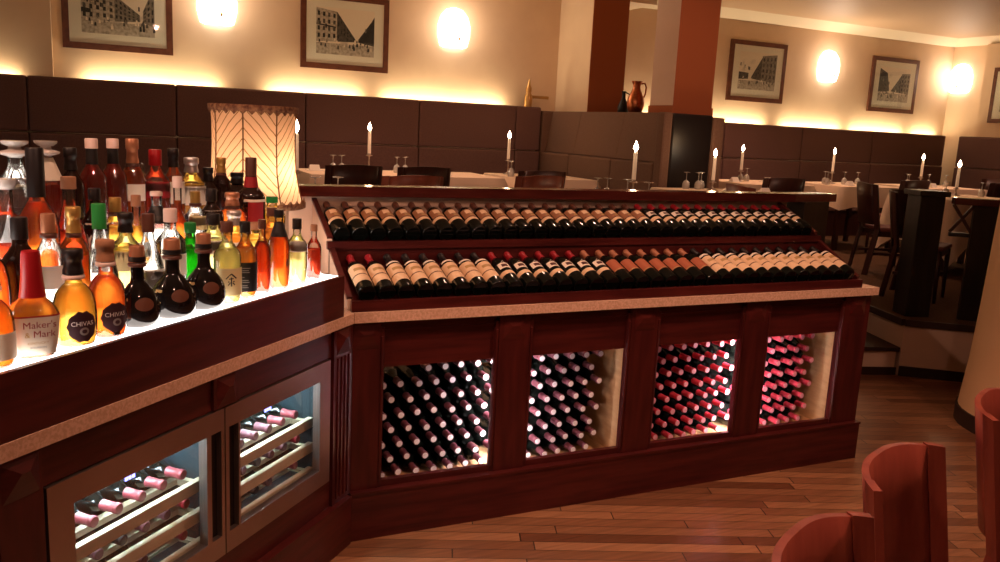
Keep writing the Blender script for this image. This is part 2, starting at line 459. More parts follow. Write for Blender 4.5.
# the two stair treads
st = MB()
st.prism([(3.02, 1.62), (3.02, 1.42), (4.15, 1.245), (4.50, 1.125), (4.76, 1.84), (3.5, 2.04)], 0, .185, 'plaster_pink')
st.prism([(3.0, 1.64), (3.0, 1.40), (4.14, 1.225), (4.508, 1.10), (4.785, 1.85), (3.5, 2.04)], .185, .215, 'step_dark')
st.prism([(3.02, 1.412), (4.15, 1.237), (4.50, 1.117), (4.50, 1.105), (4.15, 1.225), (3.02, 1.40)], 0, .06, 'plinth_black')
struct(st, 'floor_step')
# walls
mb = MB(); mb.box(-1.26, XR, YB, YB + .15, 0, ZC, 'plaster'); struct(mb, 'wall_back')
mb = MB(); mb.box(XL, -1.26, YB - .09, YB + .15, 0, ZC, 'plaster'); struct(mb, 'wall_back_left')
mb = MB(); mb.box(XR, XR + .15, YF, YB + .15, 0, ZC, 'plaster'); mb.box(XR - .10, XR, 2.4, 5.56, 0, ZC, 'plaster'); struct(mb, 'wall_right')
mb = MB(); mb.box(XL - .15, XL, YF, YB, 0, ZC, 'plaster'); struct(mb, 'wall_left')
mb = MB(); mb.box(XL, XR, YF - .15, YF, 0, ZC, 'plaster'); struct(mb, 'wall_front')
mb = MB(); mb.box(XL - .15, XR + .15, YF - .15, YB + .15, ZC + .10, ZC + .2, 'ceiling'); struct(mb, 'ceiling')
# pale coving that runs round the top of the walls
mb = MB()
prof = [(0, 0), (.03, .0), (.16, .07), (.22, .10), (0, .10)]
def cove_run(mb, p0, p1, n):
    p0 = Vector((*p0, ZC)); p1 = Vector((*p1, ZC)); n = Vector((*n, 0)); vs = []
    for p in (p0, p1):
        for a, z in prof: vs.append(p + n * a + Vector((0, 0, z)))
    m_ = len(prof)
    fs = [(i, (i + 1) % m_, m_ + (i + 1) % m_, m_ + i) for i in range(m_)] + [tuple(range(m_)), tuple(reversed(range(m_, 2 * m_)))]
    mb.add(vs, fs, 'cove_white')
cove_run(mb, (XL, YB), (XR, YB), (0, -1)); cove_run(mb, (XR, YB), (XR, YF), (-1, 0))
struct(mb, 'trim_2')
# two piers between the alcoves
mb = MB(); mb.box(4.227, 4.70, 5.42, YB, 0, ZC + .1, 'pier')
struct(mb, 'deep_pier')
mb = MB(); mb.box(4.227, 4.70, 3.79, 4.18, 0, ZC + .1, 'pier'); mb.box(4.215, 4.712, 3.778, 4.192, 1.86, 1.98, 'pier'); struct(mb, 'near_pier')
# the piers' left cheeks get thin slabs in the paler plaster colours
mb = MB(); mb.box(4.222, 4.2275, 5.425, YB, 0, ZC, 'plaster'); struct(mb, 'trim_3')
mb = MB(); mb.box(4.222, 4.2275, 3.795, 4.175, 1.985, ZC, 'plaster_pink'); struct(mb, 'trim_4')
# soffit seen between the piers
mb = MB(); mb.box(4.70, 5.2, 5.6, YB, ZC - .05, ZC + .1, 'cove_white'); struct(mb, 'ceiling_soffit')
# round ochre column at the right edge, swelling towards its foot
mb = MB()
mb.lathe([(.545, 0), (.545, .10)], 'plinth_black', 40, Matrix.Translation((4.41, -.13, 0)))
mb.lathe([(.533, .10), (.520, .25), (.507, .40), (.490, .75), (.480, 1.05), (.467, 1.45), (.455, 2.2), (.45, ZC + .1)], 'column', 40, Matrix.Translation((4.41, -.13, 0)))
struct(mb, 'wall_round_column')

# ------------------------------------------------------------------ ceiling spots
for i, (x, y, lab) in enumerate([(6.6, 4.75, 'round recessed ceiling spot above the right alcove, left of the other one'), (9.35, 3.85, 'round recessed ceiling spot at the top right corner of the view'), ]):
    t = thing('ceiling_spot', lab, 'ceiling light', (x, y, ZC + .10), 0, 'recessed spots in the ceiling')
    r_ = MB().lathe([(.06, -.004), (.13, -.012), (.15, -.004), (.15, .0)], 'spot_ring', 28); r_.build('rim', t)
    MB().lathe([(.0, -.006), (.06, -.006)], 'spot_lens', 20).build('lens', t)

# ------------------------------------------------------------------ wall sconces
def sconce(x, y, rz, z, lab, k=1.):
    t = thing('wall_sconce', lab, 'wall light', (x, y, z), rz, 'frosted wall sconces')
    mb = MB(); vs = []; fs = []
    prof_ = [(.11, -.21), (.165, -.19), (.195, -.07), (.195, .04), (.165, .14), (.105, .21), (.03, .235)]
    n = 14
    for (r_, zz) in prof_:
        for i in range(n + 1):
            a = PI * i / n
            vs.append((r_ * math.cos(a), -.012 - .62 * r_ * math.sin(a), zz))
    for j in range(len(prof_) - 1):
        for i in range(n): fs.append((j * (n + 1) + i, j * (n + 1) + i + 1, (j + 1) * (n + 1) + i + 1, (j + 1) * (n + 1) + i))
    mb.add(vs, fs, 'sconce', True); mb.build('shade', t)
    MB().box(-.05, .05, -.012, 0, -.14, .12, 'brass').build('wall_plate', t)
    MB().lathe([(.004, -.03), (.012, -.024), (.013, .0), (.008, .012), (.0, .016)], 'brass', 12, Matrix.Translation((.03, -.125, -.10))).build('finial', t)
    l = bpy.data.lights.new('sconce_light', 'POINT'); l.energy = E_SCONCE * k; l.color = (1, .75, .54); l.shadow_soft_size = .12
    o = bpy.data.objects.new('sconce_light', l); COL.objects.link(o); o.parent = t; o.location = (0, -.22, .05)
E_SCONCE = 8.
sconce(.242, YB, 0, 2.775, 'lit white wall sconce between the two street pictures on the left')
sconce(2.834, YB, 0, 2.765, 'lit white wall sconce right of the larger left-hand street picture')
sconce(8.633, YB, 0, 2.77, 'lit white wall sconce between the two small pictures of the right alcove')
sconce(XR, 5.99, -PI / 2, 2.77, 'lit white wall sconce in the right corner of the far alcove', .45)

# ------------------------------------------------------------------ framed street pictures
def picture(x0, x1, z0, z1, T_loc, rz, lab, kind):
    w, h = x1 - x0, z1 - z0
    t = thing('framed_picture', lab, 'picture', T_loc, rz, 'framed street photographs')
    fr = MB(); b = .055 * w / .9
    fr.box(-w / 2, w / 2, -.03, 0, 0, b, 'frame_wood'); fr.box(-w / 2, w / 2, -.03, 0, h - b, h, 'frame_wood')
    fr.box(-w / 2, -w / 2 + b, -.03, 0, b, h - b, 'frame_wood'); fr.box(w / 2 - b, w / 2, -.03, 0, b, h - b, 'frame_wood')
    fr.build('frame', t)
    MB().box(-w / 2 + b, w / 2 - b, -.026, -.004, b, h - b, 'mount_card').build('mount', t)
    iw, ih = w * .66, h * .62
    px0, pz0 = -iw / 2, (h - ih) / 2 + h * .01
    p = MB(); lv = [0]
    def poly(pts, g):
        lv[0] += 1
        p.add([(px0 + u * iw, -.0261 - .00001 * lv[0], pz0 + v * ih) for u, v in pts], [tuple(range(len(pts)))], 'photo%d' % g)
    poly([(0, 0), (1, 0), (1, 1), (0, 1)], 4)          # sky
    poly([(0, 0), (1, 0), (1, .24), (0, .24)], 3)      # street
    rnd = random.Random(kind)
    def row_of_houses(u0, u1, ht0, ht1, base0, base1, n, g):
        poly([(u0, base0), (u1, base1), (u1, ht1), (u0, ht0)], g)
        for i in range(n):
            for j in range(4):
                f0 = (i + .25) / n; f1 = (i + .7) / n
                ua, ub = u0 + (u1 - u0) * f0, u0 + (u1 - u0) * f1
                def zz(f, s_): return (base0 + (base1 - base0) * f) + s_ * ((ht0 + (ht1 - ht0) * f) - (base0 + (base1 - base0) * f))
                s0 = .12 + j * .22; s1 = s0 + .13
                poly([(ua, zz(f0, s0)), (ub, zz(f1, s0)), (ub, zz(f1, s1)), (ua, zz(f0, s1))], rnd.choice([0, 0, 1]))
    if kind == 1:
        row_of_houses(0, .45, 1.0, .78, .22, .26, 5, 3); row_of_houses(.45, .80, .78, .42, .26, .29, 6, 2); row_of_houses(1.0, .84, 1.0, .5, .2, .28, 3, 2)
        poly([(0, .40), (.13, .39), (.13, .47), (0, .49)], 0)
        for u in (.80, .845, .99): poly([(u - .015, .10), (u + .02, .10), (u + .015, .26), (u - .01, .26)], 0)
    elif kind == 2:
        row_of_houses(0, .35, .98, .92, .26, .28, 4, 3); row_of_houses(.35, .67, .92, .36, .28, .30, 6, 1); row_of_houses(1.0, .72, .86, .36, .24, .30, 3, 1)
        poly([(.72, .30), (.86, .58), (1.0, .88), (1.0, .30)], 0)
        poly([(0, .62), (.33, .57), (.33, .60), (0, .65)], 0)
    elif kind == 3:
        row_of_houses(1.0, .60, .98, .92, .22, .26, 4, 2); row_of_houses(.60, .34, .88, .34, .26, .30, 5, 1); row_of_houses(0, .26, .46, .44, .26, .28, 3, 1)
    else:
        row_of_houses(0, .26, .96, .82, .26, .28, 3, 0); row_of_houses(.26, .36, .78, .34, .28, .30, 2, 1); row_of_houses(1.0, .72, .86, .84, .24, .27, 3, 2); row_of_houses(.72, .42, .80, .32, .27, .30, 5, 1)
    for q in range(26):                                 # strollers, carts and awnings along the street
        u = rnd.uniform(.03, .95); v = rnd.uniform(.10, .30); s_ = .012 + .03 * (.32 - v)
        poly([(u - s_, v), (u + s_, v), (u + s_ * .7, v + s_ * 4), (u - s_ * .6, v + s_ * 4.4)], rnd.choice([0, 1, 1, 2, 4]))
    for q in range(14):                                 # chimneys and dormers
        u = rnd.uniform(.02, .98); v = .52 + .42 * abs(u - .55); s_ = .012
        if abs(u - .55) > .2: poly([(u - s_, v - .12), (u + s_, v - .12), (u + s_, v - .04), (u - s_, v - .03)], rnd.choice([0, 1, 2]))
    p.build('street_print', t)
    MB().box(-w / 2 + b, w / 2 - b, -.0292, -.0285, b, h - b, 'pane').build('glass', t)
picture(-1.170, -.185, 2.233, 3.007, (-.678, YB, 2.233), 0, 'framed street photograph at the far left of the back wall', 1)
picture(1.087, 2.056, 2.217, 3.002, (1.571, YB, 2.217), 0, 'framed sepia street photograph between the two left-hand wall sconces', 2)
picture(6.846, 7.834, 2.208, 3.012, (7.34, YB, 2.208), 0, 'framed street photograph just right of the terracotta pier, tall houses on its right', 3)
picture(9.514, 10.491, 2.203, 3.004, (10.0, YB, 2.203), 0, 'framed street photograph between the two right-hand wall sconces', 4)
picture(0, .95, 0, .80, (XR - .10, 4.90, 2.115), -PI / 2, 'framed picture on the right wall, cut off by the edge of the view', 3)

# ------------------------------------------------------------------ banquettes
def cushion(mb, x0, x1, y0, y1, z0, z1, mt, T=None): mb.box(x0, x1, y0, y1, z0, z1, mt, T, bev=.022)
def banquette(name, lab, xs, yface, ztop, mt, yback):
    t = thing(name, lab, 'banquette', ((xs[0] + xs[-1]) / 2, yface, ZP), 0)
    ox = (xs[0] + xs[-1]) / 2
    for a, b in zip(xs[:-1], xs[1:]):
        m1 = MB(); cushion(m1, a - ox + .003, b - ox - .003, .0, .165, 1.435 - ZP, ztop - ZP, mt); m1.build('upper_back_cushion', t)
        m2 = MB(); cushion(m2, a - ox + .003, b - ox - .003, -.015, .165, .93 - ZP, 1.428 - ZP, mt); m2.build('lower_back_cushion', t)
    s_ = MB(); cushion(s_, xs[0] - ox, xs[-1] - ox, -.50, -.016, .78 - ZP, .90 - ZP, mt); s_.build('seat', t)
    b_ = MB(); b_.box(xs[0] - ox, xs[-1] - ox, -.46, .165, 0, .775 - ZP, 'dark_wood'); b_.build('base', t)
    return t
banquette('banquette', 'long brown upholstered banquette along the left back wall behind the candlelit tables', [-4.9, -3.95, -2.76, -1.47, -.187, 1.083, 2.342, 3.54, 3.87], 5.87, 1.943, 'couch', YB)
banquette('banquette', 'brown upholstered banquette along the back wall of the right alcove', [4.95, 5.26, 6.63, 8.0, 9.37, 10.93], 5.87, 1.90, 'couch', YB)
# the divider: a double-backed banquette round the piers
t = thing('banquette', 'taupe divider banquette with black leather end, wrapped round the two piers', 'banquette', (4.24, 4.6, ZP), 0)
ys = [3.56, 4.31, 5.19, 5.86]
for a, b in zip(ys[:-1], ys[1:]):
    m1 = MB()
    m1.add([Vector(v) for v in [(-.30, a - 4.6 + .003, 1.435 - ZP), (-.22, a - 4.6 + .003, 1.905 - ZP), (-.03, a - 4.6 + .003, 1.905 - ZP), (-.03, a - 4.6 + .003, 1.435 - ZP),
                                (-.30, b - 4.6 - .003, 1.435 - ZP), (-.22, b - 4.6 - .003, 1.905 - ZP), (-.03, b - 4.6 - .003, 1.905 - ZP), (-.03, b - 4.6 - .003, 1.435 - ZP)]],
           [(0, 1, 2, 3), (7, 6, 5, 4), (0, 4, 5, 1), (1, 5, 6, 2), (2, 6, 7, 3), (3, 7, 4, 0)], 'couch_mid')
    m1.build('upper_back_cushion', t)
    m2 = MB(); cushion(m2, -.36, -.03, a - 4.6 + .003, b - 4.6 - .003, .5, 1.428 - ZP, 'couch_mid'); m2.build('lower_back_cushion', t)
m3 = MB(); cushion(m3, -.36, -.255, -1.16, -1.045, 0, 1.905 - ZP, 'couch_mid'); m3.build('left_end_pad', t)
m3 = MB(); cushion(m3, .225, .36, -1.16, -1.045, 0, 1.885 - ZP, 'couch_mid'); m3.build('right_end_pad', t)
m4 = MB(); m4.box(-.25, .22, -1.15, -1.05, 0, 1.90 - ZP, 'couch_black', bev=.02); m4.build('leather_end_panel', t)
m7 = MB(); cushion(m7, -.355, -.03, 1.265, 1.43, 0, 1.905 - ZP, 'couch_mid'); m7.build('corner_pad', t)
m5 = MB(); m5.box(.20, .36, -1.04, 1.24, 0, 1.88 - ZP, 'couch', bev=.02); m5.build('far_back', t)
m6 = MB(); m6.box(-.03, -.015, -1.04, 1.24, 0, 1.905 - ZP, 'dark_wood'); m6.box(-.014, .195, -.415, .815, 1.45, 1.905 - ZP, 'dark_wood'); m6.build('top_ledge', t)

# banquette along the right wall
t = thing('banquette', 'brown upholstered banquette along the right wall at the edge of the view', 'banquette', (10.96, 4.4, ZP), 0)
for a, b in ((-1.4, -.02), (.02, 1.28)):
    m1 = MB(); cushion(m1, 0, .165, a, b, 1.435 - ZP, 1.90 - ZP, 'couch'); m1.build('upper_back_cushion', t)
    m2 = MB(); cushion(m2, -.015, .165, a, b, .93 - ZP, 1.428 - ZP, 'couch'); m2.build('lower_back_cushion', t)
m3 = MB(); cushion(m3, -.45, -.016, -1.4, .90, .78 - ZP, .90 - ZP, 'couch'); m3.build('seat', t)
m4 = MB(); m4.box(-.42, .165, -1.4, .90, 0, .775 - ZP, 'dark_wood'); m4.build('base', t)

# things that stand on the ledges
j = thing('copper_jug', 'tall hammered copper jug standing on the ledge between the two piers', 'jug', (4.345, 4.62, 1.905))
MB().lathe([(.05, 0), (.07, .01), (.088, .06), (.095, .11), (.085, .17), (.055, .23), (.04, .265), (.042, .30), (.058, .335), (.060, .34), (.052, .335), (.036, .30), (.034, .26)], 'copper', 24, cap1=False).build('body', j)
MB().tube([(.05, 0, .315), (.10, 0, .325), (.125, 0, .28), (.115, 0, .21), (.086, 0, .15)], .009, 'copper', 8).build('handle', j)
j = thing('dark_jug', 'slim dark jug half hidden behind the deep pier on the ledge', 'jug', (4.475, 5.06, 1.905))
MB().lathe([(.04, 0), (.06, .02), (.065, .07), (.04, .13), (.022, .17), (.020, .23), (.027, .25)], 'post_wood', 20).build('body', j)
MB().tube([(.02, 0, .24), (.075, 0, .22), (.085, 0, .13), (.058, 0, .08)], .007, 'post_wood', 8).build('handle', j)
j = thing('pepper_mill', 'small brass bottle-shaped ornament on the ledge at the left alcove corner', 'ornament', (3.74, 5.98, 1.943))
MB().lathe([(.045, 0), (.048, .09), (.045, .13), (.028, .16), (.036, .19), (.034, .22), (.02, .25), (.012, .30), (.0, .33)], 'brass', 20).build('body', j)
MB().box(.035, .27, -.012, .012, .10, .135, 'brass', bev=.008).build('arm', j)

# ------------------------------------------------------------------ chairs
def chair_meshes(wood):
    """bent-shell dining chair; origin at the floor under the seat, the sitter faces -y"""
    out = {}
    W = .232; YB_ = .20; D = .085
    def P(u): return Vector((u * W, YB_ - D * abs(u) ** 3.0, 0))
    def Nn(u):
        d = P(min(u + .01, 1.2)) - P(u - .01); return Vector((-d.y, d.x, 0)).normalized()
    def lean(z): return .0 if z < .45 else (z - .45) * .16
    def crown(u): return .020 * (1 - u * u)
    def shell(mb, ua, ub, n, zs, th, top):
        us = [ua + (ub - ua) * i / n for i in range(n + 1)]; vs = []; fs = []
        for s_ in (-1, 1):
            for zi, z in enumerate(zs):
                for u in us:
                    zz = z + (crown(u) if zi == len(zs) - 1 and top else 0)
                    p = P(u) + Nn(u) * (s_ * th / 2); vs.append((p.x, p.y + lean(zz) + (.07 * (1 - z / .45) if z < .45 else 0), zz))
        m_ = n + 1; Q = len(zs) * m_
        for j in range(len(zs) - 1):
            for i in range(n):
                a = j * m_ + i; fs.append((a, a + 1, a + m_ + 1, a + m_)); b = a + Q; fs.append((b + m_, b + m_ + 1, b + 1, b))
        for i in range(n):
            a = (len(zs) - 1) * m_ + i; fs.append((a, a + 1, a + 1 + Q, a + Q)); a = i; fs.append((a + Q, a + 1 + Q, a + 1, a))
        for j in range(len(zs) - 1):
            a = j * m_; fs.append((a, a + m_, a + m_ + Q, a + Q)); a = j * m_ + n; fs.append((a + Q, a + m_ + Q, a + m_, a))
        mb.add(vs, fs, wood)
    mb = MB(); shell(mb, -.83, .83, 20, [.50, .62, .76, .885], .017, True); out['backrest'] = mb.mesh('backrest')
    for p_ in out['backrest'].polygons: p_.use_smooth = abs(p_.normal.z) < .6
    for k, sx in enumerate((-1, 1)):
        mb = MB(); shell(mb, *((.838, 1.0) if sx > 0 else (-1.0, -.838)), 3, [0, .2, .45, .62, .76, .889], .022, True); out['rear_leg%d' % k] = mb.mesh('rear_leg')
        mb = MB(); mb.tube([(sx * .195, -.205, 0), (sx * .20, -.20, .2), (sx * .20, -.195, .43)], .02, wood, 8, radii=[.014, .018, .022]); out['front_leg%d' % k] = mb.mesh('front_leg')
    mb = MB(); mb.box(-.205, .205, -.225, .10, .435, .475, 'seat_pad', bev=.018); out['seat'] = mb.mesh('seat')
    mb = MB(); mb.box(-.20, .20, -.205, -.185, .385, .434, wood); mb.box(-.20, .20, .08, .10, .385, .434, wood)
    for sx in (-1, 1): mb.box(sx * .20 - .01, sx * .20 + .01, -.19, .12, .385, .434, wood)
    out['seat_frame'] = mb.mesh('seat_frame')
    for k, sx in enumerate((-1, 1)):
        mb = MB(); mb.box(sx * .196 - .008, sx * .196 + .008, -.19, .14, .20, .225, wood); out['stretcher%d' % k] = mb.mesh('stretcher')
    return out
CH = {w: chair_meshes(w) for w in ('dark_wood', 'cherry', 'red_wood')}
def chair(x, y, z, rz, wood, lab, group='dining chairs'):
    t = thing('dining_chair', lab, 'chair', (x, y, z), rz, group)
    for k, me in CH[wood].items():
        link({'rear_leg0': 'rear_leg', 'rear_leg1': 'rear_leg', 'front_leg0': 'front_leg', 'front_leg1': 'front_leg', 'stretcher0': 'stretcher', 'stretcher1': 'stretcher'}.get(k, k), me, t)
    return t
def chair_at_back(bx, by, z, rz, wood, lab, group='dining chairs'):
    """place by the point under the middle of the back's top edge"""
    off = Vector((0, .27, 0)); off.rotate(Matrix.Rotation(rz, 3, 'Z'))
    return chair(bx - off.x, by - off.y, z, rz, wood, lab, group)

# foreground
g = 'cherry wood chairs in the foreground'
chair_at_back(.965, -1.674, 0, rad(20), 'cherry', 'cherry wood curved-back chair in the right foreground, the middle one of three', g)
chair_at_back(.405, -1.945, 0, rad(25), 'cherry', 'cherry wood curved-back chair lowest in the foreground, only the top of its back in view', g)
chair_at_back(1.752, -1.405, 0, rad(24), 'cherry', 'cherry wood curved-back chair cut off by the right edge of the view', g)

# ------------------------------------------------------------------ dining tables with cloths
def table(x0, x1, y0, y1, lab, clab, drop=.24, legs=True, zt=ZT):
    cx, cy = (x0 + x1) / 2, (y0 + y1) / 2; w, d = x1 - x0, y1 - y0
    t = thing('dining_table', lab, 'table', (cx, cy, ZP), 0, 'dining tables on the raised floor')
    h = zt - ZP
    MB().box(-w / 2 + .02, w / 2 - .02, -d / 2 + .02, d / 2 - .02, h - .035, h - .006, 'dark_wood').build('tabletop', t)
    for sx in (-1, 1):
        for sy in (-1, 1):
            MB().box(sx * (w / 2 - .09) - .025, sx * (w / 2 - .09) + .025, sy * (d / 2 - .09) - .025, sy * (d / 2 - .09) + .025, 0, h - .036, 'dark_wood').build('leg', t)
    # cloth: a top with a hem that hangs in soft folds and dips at the corners
    mb = MB(); N_ = 10
    per = []
    for i in range(N_): per.append((-w / 2 + w * i / N_, -d / 2))
    for i in range(N_): per.append((w / 2, -d / 2 + d * i / N_))
    for i in range(N_): per.append((w / 2 - w * i / N_, d / 2))
    for i in range(N_): per.append((-w / 2, d / 2 - d * i / N_))
    P = len(per); vs = []; fs = []
    for k, (u, v) in enumerate(per): vs.append((u, v, h))
    rows = 4
    for j in range(1, rows + 1):
        f = j / rows
        for k, (u, v) in enumerate(per):
            corner = 1 if k % N_ == 0 else (.45 if k % N_ in (1, N_ - 1) else 0)
            wv = .014 * math.sin(k * 2.1) * f
            L_ = math.hypot(u, v); o = (.012 + .02 * f + wv + corner * .03 * f)
            dz = drop * f * (1 + (.42 if drop > .4 else .14) * corner)
            vs.append((u + o * (u / (w / 2)), v + o * (v / (d / 2)), h - dz))
    for j in range(rows):
        for k in range(P):
            k2 = (k + 1) % P
            fs.append((j * P + k, (j + 1) * P + k, (j + 1) * P + k2, j * P + k2))
    mb.add(vs, fs, 'cloth', True); mb.add(vs[:P], [tuple(range(P))], 'cloth')
    c = mb.build('tablecloth', None, (cx, cy, ZP))
    tag(c, clab, 'tablecloth', 'cream tablecloths')
table(.80, 2.68, 4.30, 5.15, 'long dining table under the cream cloth in the left alcove, a candle at its middle', 'cream tablecloth on the long left alcove table')
table(2.84, 3.74, 4.30, 5.15, 'dining table under cream cloth at the right end of the left alcove, beside the divider', 'cream tablecloth on the table beside the divider banquette')
table(5.62, 6.62, 4.20, 5.05, 'dining table under cream cloth, first of the right alcove beyond the black divider end', 'cream tablecloth on the first right alcove table beyond the black divider end')
table(7.0, 8.10, 4.15, 5.0, 'dining table under cream cloth below the sconce between the small pictures', 'cream tablecloth on the middle table of the right alcove')
table(8.45, 9.55, 4.1, 4.95, 'dining table under cream cloth at the far right end of the alcove', 'cream tablecloth on the far right table of the alcove')
table(-.35, .85, 1.45, 2.25, 'dining table hidden close behind the left end of the wine display', 'cream tablecloth close behind the left end of the wine display')
table(2.35, 3.35, 1.80, 2.65, 'dining table close behind the middle of the wine display rail', 'cream tablecloth close behind the middle of the wine display rail')
table(3.70, 4.85, 2.45, 3.30, 'dining table in front of the black leather divider end', 'cream tablecloth in front of the black leather divider end', zt=1.215)
table(6.72, 8.0, 2.45, 3.25, 'dining table behind the newel post, long cloth corner hanging to the left', 'cream tablecloth with a long hanging corner behind the newel post', drop=.46)

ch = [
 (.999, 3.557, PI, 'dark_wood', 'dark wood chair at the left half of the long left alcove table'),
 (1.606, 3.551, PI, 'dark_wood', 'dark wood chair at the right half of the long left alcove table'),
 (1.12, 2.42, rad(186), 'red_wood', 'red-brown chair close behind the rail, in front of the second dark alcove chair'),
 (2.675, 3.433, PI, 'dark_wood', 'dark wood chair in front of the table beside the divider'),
 (2.30, 2.74, rad(188), 'red_wood', 'red-lit chair close behind the rail, in front of the chair by the divider'),  # redder wood here is the light on this chair, put into its colour
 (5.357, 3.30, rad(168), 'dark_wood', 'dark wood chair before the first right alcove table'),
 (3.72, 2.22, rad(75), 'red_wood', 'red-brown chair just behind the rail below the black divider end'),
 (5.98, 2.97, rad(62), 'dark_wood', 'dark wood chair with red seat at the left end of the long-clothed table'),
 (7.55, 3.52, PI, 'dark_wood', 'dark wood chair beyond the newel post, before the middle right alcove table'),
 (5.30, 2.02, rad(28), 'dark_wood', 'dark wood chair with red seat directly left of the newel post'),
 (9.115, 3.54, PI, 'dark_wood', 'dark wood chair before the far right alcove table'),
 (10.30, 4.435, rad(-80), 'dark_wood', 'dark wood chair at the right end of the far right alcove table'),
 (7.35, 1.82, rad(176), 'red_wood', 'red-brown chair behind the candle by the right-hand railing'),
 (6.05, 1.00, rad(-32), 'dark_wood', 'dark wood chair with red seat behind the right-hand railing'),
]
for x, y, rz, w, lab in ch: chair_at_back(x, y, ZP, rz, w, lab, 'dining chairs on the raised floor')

# ------------------------------------------------------------------ candles
def candle(x, y, zt, zf, lab, hlab):
    Hc = .21; hs = max(.06, zf - .03 - Hc - zt)
    t = thing('candle_holder', hlab, 'candlestick', (x, y, zt), 0, 'slender table candlesticks')
    MB().lathe([(.05, 0), (.052, .006), (.02, .014), (.008, .03), (.007, hs * .5), (.010, hs * .55), (.007, hs * .6), (.007, hs - .03), (.022, hs - .018), (.024, hs - .012), (.013, hs - .010), (.018, hs)], 'pewter', 18).build('stem', t)
    MB().lathe([(.030, hs - .022), (.034, hs - .018), (.018, hs - .014)], 'pewter', 18).build('drip_pan', t)
    c = thing('candle', lab, 'candle', (x, y, zt + hs + .0005), 0, 'lit white table candles')
    MB().lathe([(.0165, 0), (.0155, Hc * .97), (.010, Hc)], 'wax', 14).build('wax', c)
    MB().tube([(0, 0, Hc - .004), (0, 0, Hc + .012)], .0015, 'ink_black', 6).build('wick', c)
    MB().lathe([(.003, Hc + .004), (.013, Hc + .016), (.0185, Hc + .030), (.014, Hc + .050), (.005, Hc + .072), (.0, Hc + .084)], 'flame', 12).build('flame', c)
    l = bpy.data.lights.new('candle_light', 'POINT'); l.energy = 1.5; l.color = (1, .58, .28); l.shadow_soft_size = .03
    o = bpy.data.objects.new('candle_light', l); COL.objects.link(o); o.parent = c; o.location = (0, 0, Hc + .12)
cs = [(.157, 1.84, ZT, 1.627, 'leftmost lit candle, beside the lamp shade'), (1.448, 4.75, ZT, 1.62, 'lit candle on the long left alcove table'),
      (3.046, 5.0, ZT, 1.602, 'lit candle on the table beside the divider'), (2.822, 2.3, ZT, 1.586, 'lit candle close behind the middle of the rail'),
      (4.24, 3.1, 1.215, 1.546, 'lit candle before the right edge of the black divider end'), (5.95, 4.7, ZT, 1.578, 'lit candle on the first right alcove table'),
      (7.41, 4.7, ZT, 1.591, 'lit candle on the middle right alcove table'), (8.89, 4.6, ZT, 1.567, 'lit candle on the far right alcove table'),
      (7.58, 3.1, ZT, 1.534, 'large lit candle just above the right-hand railing')]
for x, y, zt, zf, lab in cs:
    candle(x, y, zt, zf, lab, 'slender silver candlestick under the ' + lab.replace('large ', ''))

# ------------------------------------------------------------------ upturned wine glasses and folded napkins
def lathe_mesh(name, prof, mt, n=16, **k): return MB().lathe(prof, mt, n, **k).mesh(name)
BOWL = lathe_mesh('bowl', [(.030, 0), (.036, .02), (.036, .045), (.026, .07), (.006, .082)], 'wine_glass', 16, cap0=False, cap1=False)
STEM = lathe_mesh('stem', [(.006, .082), (.004, .09), (.004, .142), (.008, .147)], 'wine_glass', 10, cap0=False, cap1=False)
FOOT = lathe_mesh('foot', [(.008, .147), (.034, .152), (.034, .154), (.0, .156)], 'wine_glass', 16, cap0=False, cap1=False)
def glass(x, y, z, lab):
    t = thing('wine_glass', lab, 'wine glass', (x, y, z), 0, 'upturned wine glasses on the tables')
    link('bowl', BOWL, t); link('stem', STEM, t); link('foot', FOOT, t)
gl = [('the long left alcove table', ZT, [(1.112, 4.80), (1.195, 4.80), (1.744, 4.80), (1.83, 4.80)]),
      ('the table beside the divider', ZT, [(2.90, 4.62), (2.97, 4.76)]),
      ('the table behind the rail middle', ZT, [(2.502, 2.3), (2.59, 2.3), (2.704, 2.2), (2.70, 1.92)]),
      ('the table before the black divider end', 1.215, [(4.013, 3.2), (4.12, 3.16), (4.20, 3.22)]),
      ('the first right alcove table', ZT, [(6.022, 4.78), (6.113, 4.78)]),
      ('the middle right alcove table', ZT, [(7.08, 4.45), (7.19, 4.6), (7.52, 4.6), (7.75, 4.6)]),
      ('the far right alcove table', ZT, [(8.55, 4.5), (8.64, 4.6), (9.05, 4.6), (9.38, 4.6)]),
      ('the table behind the left rail end', ZT, [(.396, 1.8), (.25, 1.75)]),
      ('the long-clothed table behind the newel post', ZT, [(7.35, 3.05), (7.86, 3.0)])]
for where, z, ps in gl:
    for i, (x, y) in enumerate(ps): glass(x, y, z, 'upturned wine glass on %s, %s from the left' % (where, ordw(i + 1)))
def napkin(x, y, z, lab, w=.05):
    mb = MB()
    mb.add([(-w, -.04, 0), (w, -.04, 0), (w, .04, 0), (-w, .04, 0), (-w * .9, 0, .055), (w * .9, 0, .055)], [(3, 2, 1, 0), (0, 1, 5, 4), (2, 3, 4, 5), (0, 4, 3), (1, 2, 5)], 'napkin')
    mb.box(-w * 1.5, w * 1.5, -.06, .06, 0, .006, 'napkin')
    tag(mb.build('folded_napkin', None, (x, y, z)), lab, 'napkin', 'folded white napkins')
